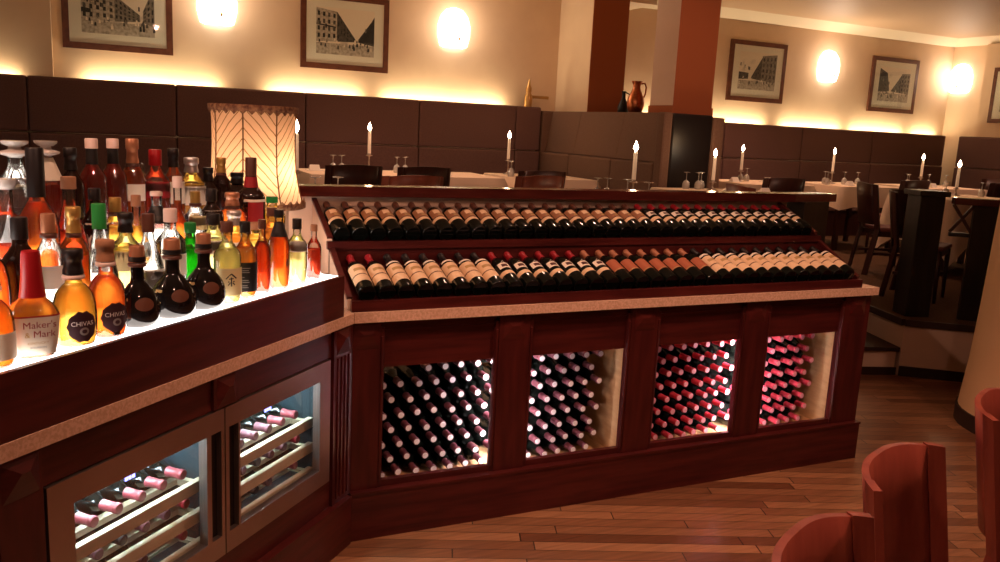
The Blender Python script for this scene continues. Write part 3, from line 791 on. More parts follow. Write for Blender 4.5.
for x, y, z, lab in [(.95, 4.86, ZT, 'folded white napkin at the left end of the long left alcove table'), (1.32, 4.62, ZT, 'folded white napkin left of the candle on the long alcove table'), (2.15, 4.6, ZT, 'folded white napkin right of the second dark chair on the long alcove table'),
                     (3.30, 4.65, ZT, 'folded white napkin on the table beside the divider'), (6.35, 4.68, ZT, 'folded white napkin right of the glasses on the first right alcove table'),
                     (5.78, 4.6, ZT, 'folded white napkin left of the candle on the first right alcove table'), (7.4, 4.4, ZT, 'folded white napkin beside the candle of the middle right alcove table'), (8.82, 4.35, ZT, 'folded white napkin beside the candle of the far right alcove table'),
                     (4.10, 2.70, 1.215, 'folded white napkin before the black divider end, left of the candle'), (4.55, 2.75, 1.215, 'folded white napkin before the black divider end, right of the candle')]:
    napkin(x, y, z, lab)

# ------------------------------------------------------------------ wine display cabinet (long run)
OPX = [.123, .7925, 1.462, 2.1315]; OW = .5117; ZB, ZTP = .2345, .7153
t = thing('wine_cabinet', 'long dark mahogany wine cabinet with four lit openings full of bottles', 'cabinet', (1.42, 0, 0), 0)
ox = -1.42
def pm(f, name, parent=t):
    mb = MB(); f(mb)
    T_ = Matrix.Translation((ox, 0, 0)); mb.v = [tuple(T_ @ Vector(p)) for p in mb.v]
    return mb.build(name, parent)
def f(mb):
    mb.box(0, 2.835, -.030, .02, 0, .196, 'mahogany'); mb.box(2.80, 2.835, .02, .60, 0, .196, 'mahogany'); mb.box(0, 2.839, -.034, .02, .196, .208, 'mahogany'); mb.box(2.80, 2.839, .02, .60, .196, .208, 'mahogany')
pm(f, 'plinth')
PIL = [(.004, .118), (.640, .787), (1.309, 1.457), (1.979, 2.126), (2.648, 2.828)]
for i, (a, b) in enumerate(PIL):
    def f(mb):
        mb.box(a, b, -.004, .045, .209, .913, 'mahogany_v')
    p = pm(f, 'pilaster')
    def f(mb):
        c, h = (a + b) / 2, min(.055, (b - a) / 2 - .004)
        z0, z1 = .80, .90
        mb.add([(c - h, -.0045, z0), (c + h, -.0045, z0), (c + h, -.0045, z1), (c - h, -.0045, z1), (c - h * .3, -.013, .86), (c + h * .3, -.013, .86)],
               [(0, 1, 5, 4), (1, 2, 5), (2, 3, 4, 5), (3, 0, 4)], 'mahogany')
    pm(f, 'capital', p)
for i, x0 in enumerate(OPX):
    def f(mb):
        mb.box(x0 - .004, x0 + OW + .004, .016, .040, ZTP, .913, 'mahogany')
        mb.box(x0 + .01, x0 + OW - .01, .010, .0165, .86, .872, 'mahogany')
    pm(f, 'header_panel')
    pm(lambda mb: mb.box(x0 - .004, x0 + OW + .004, .004, .030, .209, ZB, 'mahogany'), 'sill')
    for xx in (x0 - .006, x0 + OW - .012):
        def f(mb):
            mb.box(xx, xx + .018, -.002, .024, .21, .885, 'mahogany_v', bev=.004)
            mb.box(xx + .002, xx + .012, -.008, .0, .235, .85, 'mahogany_v', bev=.003)
        pm(f, 'frame_moulding')
def f(mb):
    mb.box(.01, 2.82, .575, .595, .165, .913, 'maple')
    mb.box(.01, 2.795, .05, .575, .165, .178, 'maple')
    mb.box(.01, 2.82, .05, .575, .900, .912, 'maple')
    mb.box(.01, .03, .05, .575, .17, .90, 'maple'); mb.box(1.315, 1.335, .05, .575, .17, .90, 'maple'); mb.box(1.350, 1.368, .05, .575, .17, .90, 'maple'); mb.box(2.66, 2.68, .05, .575, .17, .90, 'maple')
pm(f, 'interior_lining')
def f(mb): mb.box(2.805, 2.829, .047, .60, .209, .913, 'mahogany_v')
pm(f, 'end_panel')
for xx in (.7135, 2.0525):
    def f(mb): mb.box(xx - .03, xx + .03, .048, .053, .22, .80, 'led_white')
    pm(f, 'led_strip')

g = MB()
g.prism([(0.002, -.03), (2.85, -.03), (2.85, .655), (0.002, .655)], .9145, .955, 'granite')
tag(g.build('granite_worktop'), 'tan granite worktop on the long wine cabinet under the tilted bottle rack', 'worktop')

# ------------------------------------------------------------------ tilted two-step bottle rack
TL = rad(19.5); TU = rad(20)
t = thing('bottle_rack', 'stepped mahogany rack with two tilted rows of wine bottles on the granite', 'rack', (1.37, .3, .955), 0)
def pr(f, name, parent=t):
    mb = MB(); f(mb)
    mb.v = [(x - 1.37, y - .3, z - .955) for x, y, z in mb.v]
    return mb.build(name, parent)
X0, X1 = -.012, 2.745
def slab(mb, y0, z0, y1, z1, th, mt, x0=X0, x1=X1):
    d = Vector((0, y1 - y0, z1 - z0)).normalized(); n = Vector((0, d.z, -d.y)) * th
    vs = []
    for x in (x0, x1): vs += [(x, y0, z0), (x, y1, z1), (x, y1 + n.y, z1 + n.z), (x, y0 + n.y, z0 + n.z)]
    mb.add(vs, [(0, 1, 2, 3), (7, 6, 5, 4), (0, 4, 5, 1), (1, 5, 6, 2), (2, 6, 7, 3), (3, 7, 4, 0)], mt)
pr(lambda mb: slab(mb, .010, .968, .322, .968 + .312 * math.tan(TL), .010, 'mahogany', .012, 2.72), 'lower_shelf')
pr(lambda mb: (mb.box(X0 + .006, X1 - .006, -.014, .006, .9555, .998, 'mahogany')), 'lower_lip')
pr(lambda mb: (mb.box(X0, X1, .322, .340, .98, 1.186, 'mahogany'), mb.box(X0 - .01, X1 + .004, .314, .342, 1.152, 1.186, 'mahogany')), 'upper_lip')
pr(lambda mb: slab(mb, .341, 1.160, .640, 1.160 + .299 * math.tan(TU), .010, 'mahogany', .012, 2.72), 'upper_shelf')
for xa in (X0, X1 - .012):
    def f(mb):
        pts = [(.02, .9555), (.652, .9555), (.652, 1.325), (.345, 1.192), (.312, 1.150), (.02, .998)]
        n = len(pts); vs = [(xa, y, z) for y, z in pts] + [(xa + .014, y, z) for y, z in pts]
        mb.add(vs, [tuple(range(n)), tuple(reversed(range(n, 2 * n)))] + [(i, n + i, n + (i + 1) % n, (i + 1) % n) for i in range(n)], 'plaster_pink' if xa < 0 else 'mahogany')  # left cheek's pink is the lit stage's glow put into its colour
    pr(f, 'end_cheek')
    pr(lambda mb: (slab(mb, .345, 1.204, .652, 1.337, .012, 'mahogany', xa - .004, xa + .018), slab(mb, .02, 1.010, .312, 1.162, .012, 'mahogany', xa - .004, xa + .018)), 'sloped_edge_strip')

# partition behind the rack and the polished rail on top of it
mb = MB(); mb.box(-.115, 2.80, .660, .72, 0, 1.30, 'plaster_pink'); mb.box(-.115, 2.80, .655, .72, 1.30, 1.344, 'plaster_pink'); struct(mb, 'wall_partition')
mb = MB(); mb.prism([(2.862, .575), (3.13, .645), (3.10, .755), (2.862, .72)], 0, 1.344, 'post_wood'); 
tag(mb.build('divider_end_post'), 'near-black wooden end post closing the right end of the wine display', 'post')
mb = MB()
mb.prism([(-.10, .63), (2.815, .605), (3.19, .65), (3.16, .775), (2.80, .735), (-.115, .735)], 1.3445, 1.392, 'rail_wood')
tag(mb.build('divider_rail'), 'polished mahogany rail along the top of the wine display, reflecting the candles', 'rail')

# wine bottles -------------------------------------------------------
def wine_meshes(R=.0372, H=.300):
    k = R / .0372
    prof = [(.028 * k, .004), (.0345 * k, 0), (.0372 * k, .008), (.0372 * k, .186), (.0345 * k, .204), (.023 * k, .226), (.0155 * k, .243), (.0140 * k, .262), (.0140 * k, H)]
    return prof
WP = wine_meshes()
BODY = MB().lathe(WP, 'bottle_dark', 20).mesh('glass_body')
def capsule(mt, top=None, n=16, k=1., nm='capsule'):
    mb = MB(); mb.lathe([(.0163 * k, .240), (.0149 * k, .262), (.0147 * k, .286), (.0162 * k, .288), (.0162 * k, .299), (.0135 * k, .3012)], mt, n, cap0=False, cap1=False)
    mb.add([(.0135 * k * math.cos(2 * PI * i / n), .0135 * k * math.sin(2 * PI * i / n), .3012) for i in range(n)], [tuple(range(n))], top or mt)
    return mb.mesh(nm)
RL = .0376
def lab_full():
    mb = MB(); a = rad(82)
    mb.wrap(RL, .050, .098, -a, a, 'label_cream', 10); mb.wrap(RL, .098, .104, -a, a, 'label_stripe', 10); mb.wrap(RL, .104, .178, -a, a, 'label_cream', 10)
    mb.wrap(RL + .0003, .130, .150, -.7, .7, 'label_gold', 6)
    return mb.mesh('label')
def lab_neck(mt='label_white'):
    mb = MB(); mb.wrap(0, .188, .203, -1.1, 1.1, mt, 8, rfun=lambda z: .0376 if z < .19 else .0355); return mb.mesh('shoulder_label')
def lab_upper():
    mb = MB(); a = rad(80)
    mb.wrap(RL, .082, .104, -a, a, 'label_cream', 10); mb.wrap(RL, .104, .110, -a, a, 'label_stripe', 10); mb.wrap(RL, .110, .180, -a * .8, a * .8, 'label_sepia', 10)
    mb.wrap(RL + .0003, .140, .172, -.55, .25, 'label_cream', 5); mb.wrap(RL + .0003, .118, .134, -.2, .6, 'label_gold', 5)
    return mb.mesh('label')
def lab_chapel():
    mb = MB(); a = rad(80)
    mb.wrap(RL, .070, .096, -a, a, 'label_cream', 10); mb.wrap(RL, .118, .160, -a * .62, a * .62, 'label_white', 8)
    mb.add([(RL * math.sin(x), -RL * math.cos(x), z) for x, z in ((-.35, .160), (.35, .160), (0, .176))], [(0, 1, 2)], 'label_white')
    mb.wrap(RL + .0003, .128, .150, -.45, .35, 'label_stripe', 6)
    return mb.mesh('label')
def lab_rust():
    mb = MB(); mb.wrap(RL, .075, .165, -rad(62), rad(62), 'label_rust', 10); mb.wrap(RL + .0003, .078, .082, -1., 1., 'label_gold', 8); return mb.mesh('label')
def lab_brand():
    mb = MB(); a = rad(80)
    mb.wrap(RL, .082, .108, -a, a, 'label_cream', 10); mb.wrap(RL, .128, .165, -a * .62, a * .62, 'label_white', 8); mb.wrap(RL + .0003, .136, .154, -.4, .5, 'label_stripe', 6)
    return mb.mesh('label')
LAB = dict(full=[lab_full()], full_neck=[lab_full(), lab_neck()], upper=[lab_upper()], chapel=[lab_chapel()], rust=[lab_rust()], brand=[lab_brand()])
CAPM = {k: capsule(k) for k in ('cap_red', 'cap_black', 'cap_tan', 'cap_brown')}
def wine(loc, rot, cap, labs, lab, group):
    t = bpy.data.objects.new('wine_bottle', None); COL.objects.link(t); t.location = loc; t.rotation_euler = rot; t.empty_display_size = .02
    tag(t, lab, 'wine bottle', group)
    link('glass_body', BODY, t); link('capsule', cap, t)
    for m_ in labs: link('label', m_, t)
rnd = random.Random(3)
# lower row: 33, upper row: 34
NL, NU = 33, 34
for i in range(NL):
    x = .068 + i * (2.612 / (NL - 1))
    if i < 2: cap, lb, w = 'cap_red', 'full', 'cream-labelled wine bottle with red capsule'
    elif i < 8: cap, lb, w = 'cap_black', 'full_neck', 'cream-labelled wine bottle with black capsule'
    elif i < 14: cap, lb, w = 'cap_red', 'chapel', 'wine bottle with small white label and red capsule'
    elif i < 15: cap, lb, w = 'cap_tan', 'chapel', 'wine bottle with small white label and tan capsule'
    elif i < 22: cap, lb, w = 'cap_tan', 'rust', 'wine bottle with rust-red label and tan capsule'
    else: cap, lb, w = 'cap_black', 'full_neck', 'cream-labelled wine bottle with dark capsule'
    c, s_ = math.cos(TL), math.sin(TL); R_ = .0385
    y0, z0 = .010 + .003, .968 + .003 * math.tan(TL)
    wine((x, y0 - s_ * R_ + .026, z0 + c * R_ + .012), (-(PI / 2 - TL), 0, rnd.uniform(-.012, .012)), CAPM[cap], LAB[lb], '%s, %s from the left, lower tilted row' % (w, ordw(i + 1)), 'wine bottles in the lower tilted row')
for i in range(NU):
    x = .048 + i * (2.632 / (NU - 1))
    if i < 21: cap, lb, w = 'cap_brown', 'upper', 'wine bottle with sepia picture label and brown capsule'
    else: cap, lb, w = 'cap_red', 'brand', 'wine bottle with small white label and red capsule'
    c, s_ = math.cos(TU), math.sin(TU); R_ = .0385
    y0, z0 = .345, 1.160 + .004 * math.tan(TU)
    wine((x, y0 - s_ * R_ + .022, z0 + c * R_ + .010), (-(PI / 2 - TU), 0, rnd.uniform(-.012, .012)), CAPM[cap], LAB[lb], '%s, %s from the left, upper tilted row' % (w, ordw(i + 1)), 'wine bottles in the upper tilted row')

# bottles stacked inside the lit openings ----------------------------
RC = .0362; kk = RC / .0372
BODYC = MB().lathe(wine_meshes(RC), 'bottle_dark', 16).mesh('glass_body')
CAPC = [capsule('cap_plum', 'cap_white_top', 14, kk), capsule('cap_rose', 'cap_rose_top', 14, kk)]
PITX, PITZ = .078, .0655
OPN = ['leftmost lit opening', 'second lit opening', 'third lit opening', 'rightmost lit opening']
for comp, xs0 in ((0, .075), (1, 1.412)):
    cnt = {}
    for r_ in range(8):
        z = .216 + r_ * PITZ
        for c_ in range(15):
            x = xs0 + .011 + c_ * PITX + (PITX / 2 if r_ % 2 else 0)
            rx = x - (0 if comp == 0 else 1.339)
            if rx > 1.262: continue
            if .690 < rx < .738: continue           # wholly behind the middle pilaster
            if r_ == 7 and comp == 0 and rx < .30: continue
            op = comp * 2 + (0 if rx < .69 else 1)
            key = (op, r_); cnt[key] = cnt.get(key, 0) + 1
            yb = .395 + rnd.uniform(-.012, .012)
            t = bpy.data.objects.new('wine_bottle', None); COL.objects.link(t); t.location = (x, yb, z); t.rotation_euler = (PI / 2, 0, 0); t.empty_display_size = .02
            tag(t, '%s wine bottle, %s, %s row up, %s from left' % (('white-capped', 'red-capped')[comp], OPN[op], ordw(r_ + 1), ordw(cnt[key])), 'wine bottle', 'stacked bottles in the ' + OPN[op])
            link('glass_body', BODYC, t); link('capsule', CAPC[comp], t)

# ------------------------------------------------------------------ bar counter with two wine fridges (runs off to the lower left)
A45 = PI / 4
SQ = math.sqrt(.5)
def BW(x, y, z=0.): return Vector((SQ * (x - y), SQ * (x + y), z))
def thingB(name, lab, cat, x, y, z, group=None): return thing(name, lab, cat, BW(x, y, z), A45, group)
t = thingB('bar_cabinet', 'dark mahogany bar cabinet holding the two wine fridges', 'cabinet', 0, 0, 0)
F1 = (-1.431, -.785); F2 = (-.779, -.166); FZ0, FZ1 = .320, .804
def pb(f, name, parent=t):
    mb = MB(); f(mb); return mb.build(name, parent)
BX0 = -2.15
pb(lambda mb: (mb.box(BX0, -.030, -.030, .55, 0, .196, 'mahogany'), mb.box(BX0, -.034, -.034, .55, .196, .208, 'mahogany')), 'plinth')
pb(lambda mb: mb.box(BX0, -.152, .0, .025, .208, FZ0 - .003, 'mahogany'), 'lower_panel')
pb(lambda mb: mb.box(BX0, -.152, .0, .025, FZ1 + .004, .9145, 'mahogany'), 'upper_panel')
pb(lambda mb: mb.box(BX0, -1.436, .0, .025, FZ0 - .002, FZ1 + .003, 'mahogany'), 'left_panel')
def f(mb):
    mb.box(-.150, -.012, -.012, .03, .209, .9145, 'mahogany_v')
    for k in range(4): mb.box(-.128 + k * .027, -.116 + k * .027, -.018, -.012, .23, .80, 'mahogany_v', bev=.003)
p = pb(f, 'pilaster')
def cap(mb, c, h, y=-.0125, z0=.81, z1=.905):
    mb.add([(c - h, y, z0), (c + h, y, z0), (c + h, y, z1), (c - h, y, z1), (c - h * .2, y - .018, .875), (c + h * .2, y - .018, .875)], [(0, 1, 5, 4), (1, 2, 5), (2, 3, 4, 5), (3, 0, 4)], 'mahogany')
pb(lambda mb: cap(mb, -.081, .05), 'capital', p)
p = pb(lambda mb: mb.box(-.835, -.715, -.010, 0, FZ1 + .006, .9145, 'mahogany_v'), 'pilaster')
pb(lambda mb: cap(mb, -.775, .045, -.0105), 'capital', p)
p = pb(lambda mb: mb.box(-1.56, -1.442, -.010, 0, .209, .9145, 'mahogany_v'), 'pilaster')
pb(lambda mb: cap(mb, -1.50, .05, -.0105), 'capital', p)
pb(lambda mb: mb.box(BX0, -.20, .53, .55, .209, .914, 'mahogany'), 'back_panel')

g = MB(); c0 = BW(-2.15, -.021); c1 = BW(-2.15, .80)
g.prism([(c0.x, c0.y), (-.0, -.030), (-.0, .655), (-.12, .655), (-.12, .74), (-.34, .80), (-.6, .62), (c1.x, c1.y)], .9145, .955, 'granite')
tag(g.build('granite_worktop'), 'tan granite ledge on the bar cabinet above the wine fridges', 'worktop')
# box that carries the lit glass
t = thingB('bottle_stage', 'mahogany bar-top box with lit white glass under the liquor bottles', 'bar display', 0, 0, .955)
LZ = 1.113
mb = MB(); h = LZ - .955
mb.box(BX0, -.09, -.016, .0, 0, h, 'mahogany'); mb.box(-.105, -.09, .0, .46, 0, h, 'mahogany'); mb.box(BX0, -.105, .445, .46, 0, h, 'mahogany'); mb.box(BX0, -.106, .001, .444, 0, h - .02, 'mahogany')
mb.build('box', t)
mb = MB()
mb.box(BX0, -.106, .001, .444, h - .019, h, 'light_panel')
mb.box(BX0, -.107, .106, .444, h, h + .045, 'light_panel')
mb.box(BX0, -.108, .213, .444, h + .045, h + .115, 'light_panel')
mb.box(BX0, -.109, .322, .444, h + .115, h + .195, 'light_panel')
mb.build('lit_glass', t)

# the two wine fridges
def fridge(x0, x1, gx0, gx1, hx0, hx1, lab, dispx):
    cx = (x0 + x1) / 2
    t = thingB('wine_fridge', lab, 'wine fridge', cx, 0, FZ0, 'built-in wine fridges')
    H = FZ1 - FZ0; a, b = x0 - cx, x1 - cx; ga, gb = gx0 - cx, gx1 - cx; ha, hb = hx0 - cx, hx1 - cx
    gz0, gz1 = .388 - FZ0, .736 - FZ0
    def fb(f, name, parent=t):
        mb = MB(); f(mb); return mb.build(name, parent)
    def f(mb):
        mb.box(a + .01, b - .01, .50, .51, .01, H - .01, 'fridge_in'); mb.box(a + .01, a + .02, .035, .50, .01, H - .01, 'fridge_in'); mb.box(b - .02, b - .01, .035, .50, .01, H - .01, 'fridge_in')
        mb.box(a + .02, b - .02, .035, .50, .01, .03, 'fridge_in'); mb.box(a + .02, b - .02, .035, .50, H - .03, H - .01, 'fridge_in')
    fb(f, 'housing')
    def f(mb):
        y0, y1 = -.008, .022
        lo, hi = min(ga, ha), max(gb, hb)
        mb.box(a, b, y0, y1, gz1, H, 'steel'); mb.box(a, b, y0, y1, 0, gz0, 'steel'); mb.box(a, lo, y0, y1, gz0, gz1, 'steel'); mb.box(hi, b, y0, y1, gz0, gz1, 'steel')
        if ha > ga: mb.box(gb, ha, y0, y1, gz0, gz1, 'steel')
        else: mb.box(hb, ga, y0, y1, gz0, gz1, 'steel')
    d = fb(f, 'door_frame')
    fb(lambda mb: mb.box(ga, gb, .006, .010, gz0, gz1, 'pane'), 'door_glass', d)
    fb(lambda mb: mb.box(ha + .001, hb - .001, .010, .020, gz0 + .001, gz1 - .001, 'handle_black'), 'handle', d)
    def f(mb):
        for k in range(3): mb.box(dispx - cx - .018 + k * .013, dispx - cx - .009 + k * .013, .0125, .0145, .713 - FZ0, .731 - FZ0, 'display_blue')
    fb(f, 'display')
    fb(lambda mb: mb.box(ga - .0, gb + .0, .10, .125, H - .036, H - .031, 'led_cool'), 'led_strip')
    fb(lambda mb: mb.box(ga + .03, gb - .03, .28, .32, H - .036, H - .031, 'led_cool'), 'led_strip')
    for z in (.578, .478, .378):
        def f(mb):
            zz = z - FZ0
            mb.box(a + .025, b - .025, .050, .072, zz - .040, zz - .002, 'beech', bev=.003)
            for k in range(4): mb.box(a + .025, b - .025, .14 + k * .10, .165 + k * .10, zz - .036, zz - .018, 'beech')
            for xx in (a + .021, b - .041): mb.box(xx, xx + .02, .073, .48, zz - .038, zz - .037 + .02, 'beech')
        fb(f, 'shelf')
    return t
fridge(F1[0], F1[1], -1.355, -.867, -.846, -.800, 'left built-in wine fridge with steel-framed glass door, handle on its right', -1.150)
fridge(F2[0], F2[1], -.707, -.238, -.762, -.716, 'right built-in wine fridge with steel-framed glass door, handle on its left', -.530)
CAPF = [CAPM['cap_red'], capsule('cap_plum'), CAPM['cap_black'], CAPM['cap_tan'], capsule('cap_wine')]
for fi, (xs_, nm) in enumerate((([-1.292, -1.206, -1.119, -1.031, -.946, -.862], 'left'), ([-.664, -.578, -.497, -.418, -.337, -.254], 'right'))):
    for si, z in enumerate((.578, .478, .378)):
        for k, x in enumerate(xs_):
            if si == 2 and k in (1, 4): continue
            x2 = x + (.012 if si == 1 else 0)
            ci = (4 if fi == 0 else (1, 1, 1, 1, 4, 4)[k]) if si == 0 else (2, 1, 2, 1, 1, 0)[k]
            P = BW(x2, .385, z + .0375 - .0178 + .001 - .0)
            t = bpy.data.objects.new('wine_bottle', None); COL.objects.link(t); t.location = P; t.empty_display_size = .02
            t.rotation_euler = (PI / 2, 0, A45)
            tag(t, 'lying wine bottle in the %s fridge, %s shelf down, %s from left' % (nm, ordw(si + 1), ordw(k + 1 - (0 if si < 2 else (k > 1) + (k > 4)))), 'wine bottle', 'wine bottles lying in the %s fridge' % nm)
            link('glass_body', BODY, t); link('capsule', CAPF[ci], t)

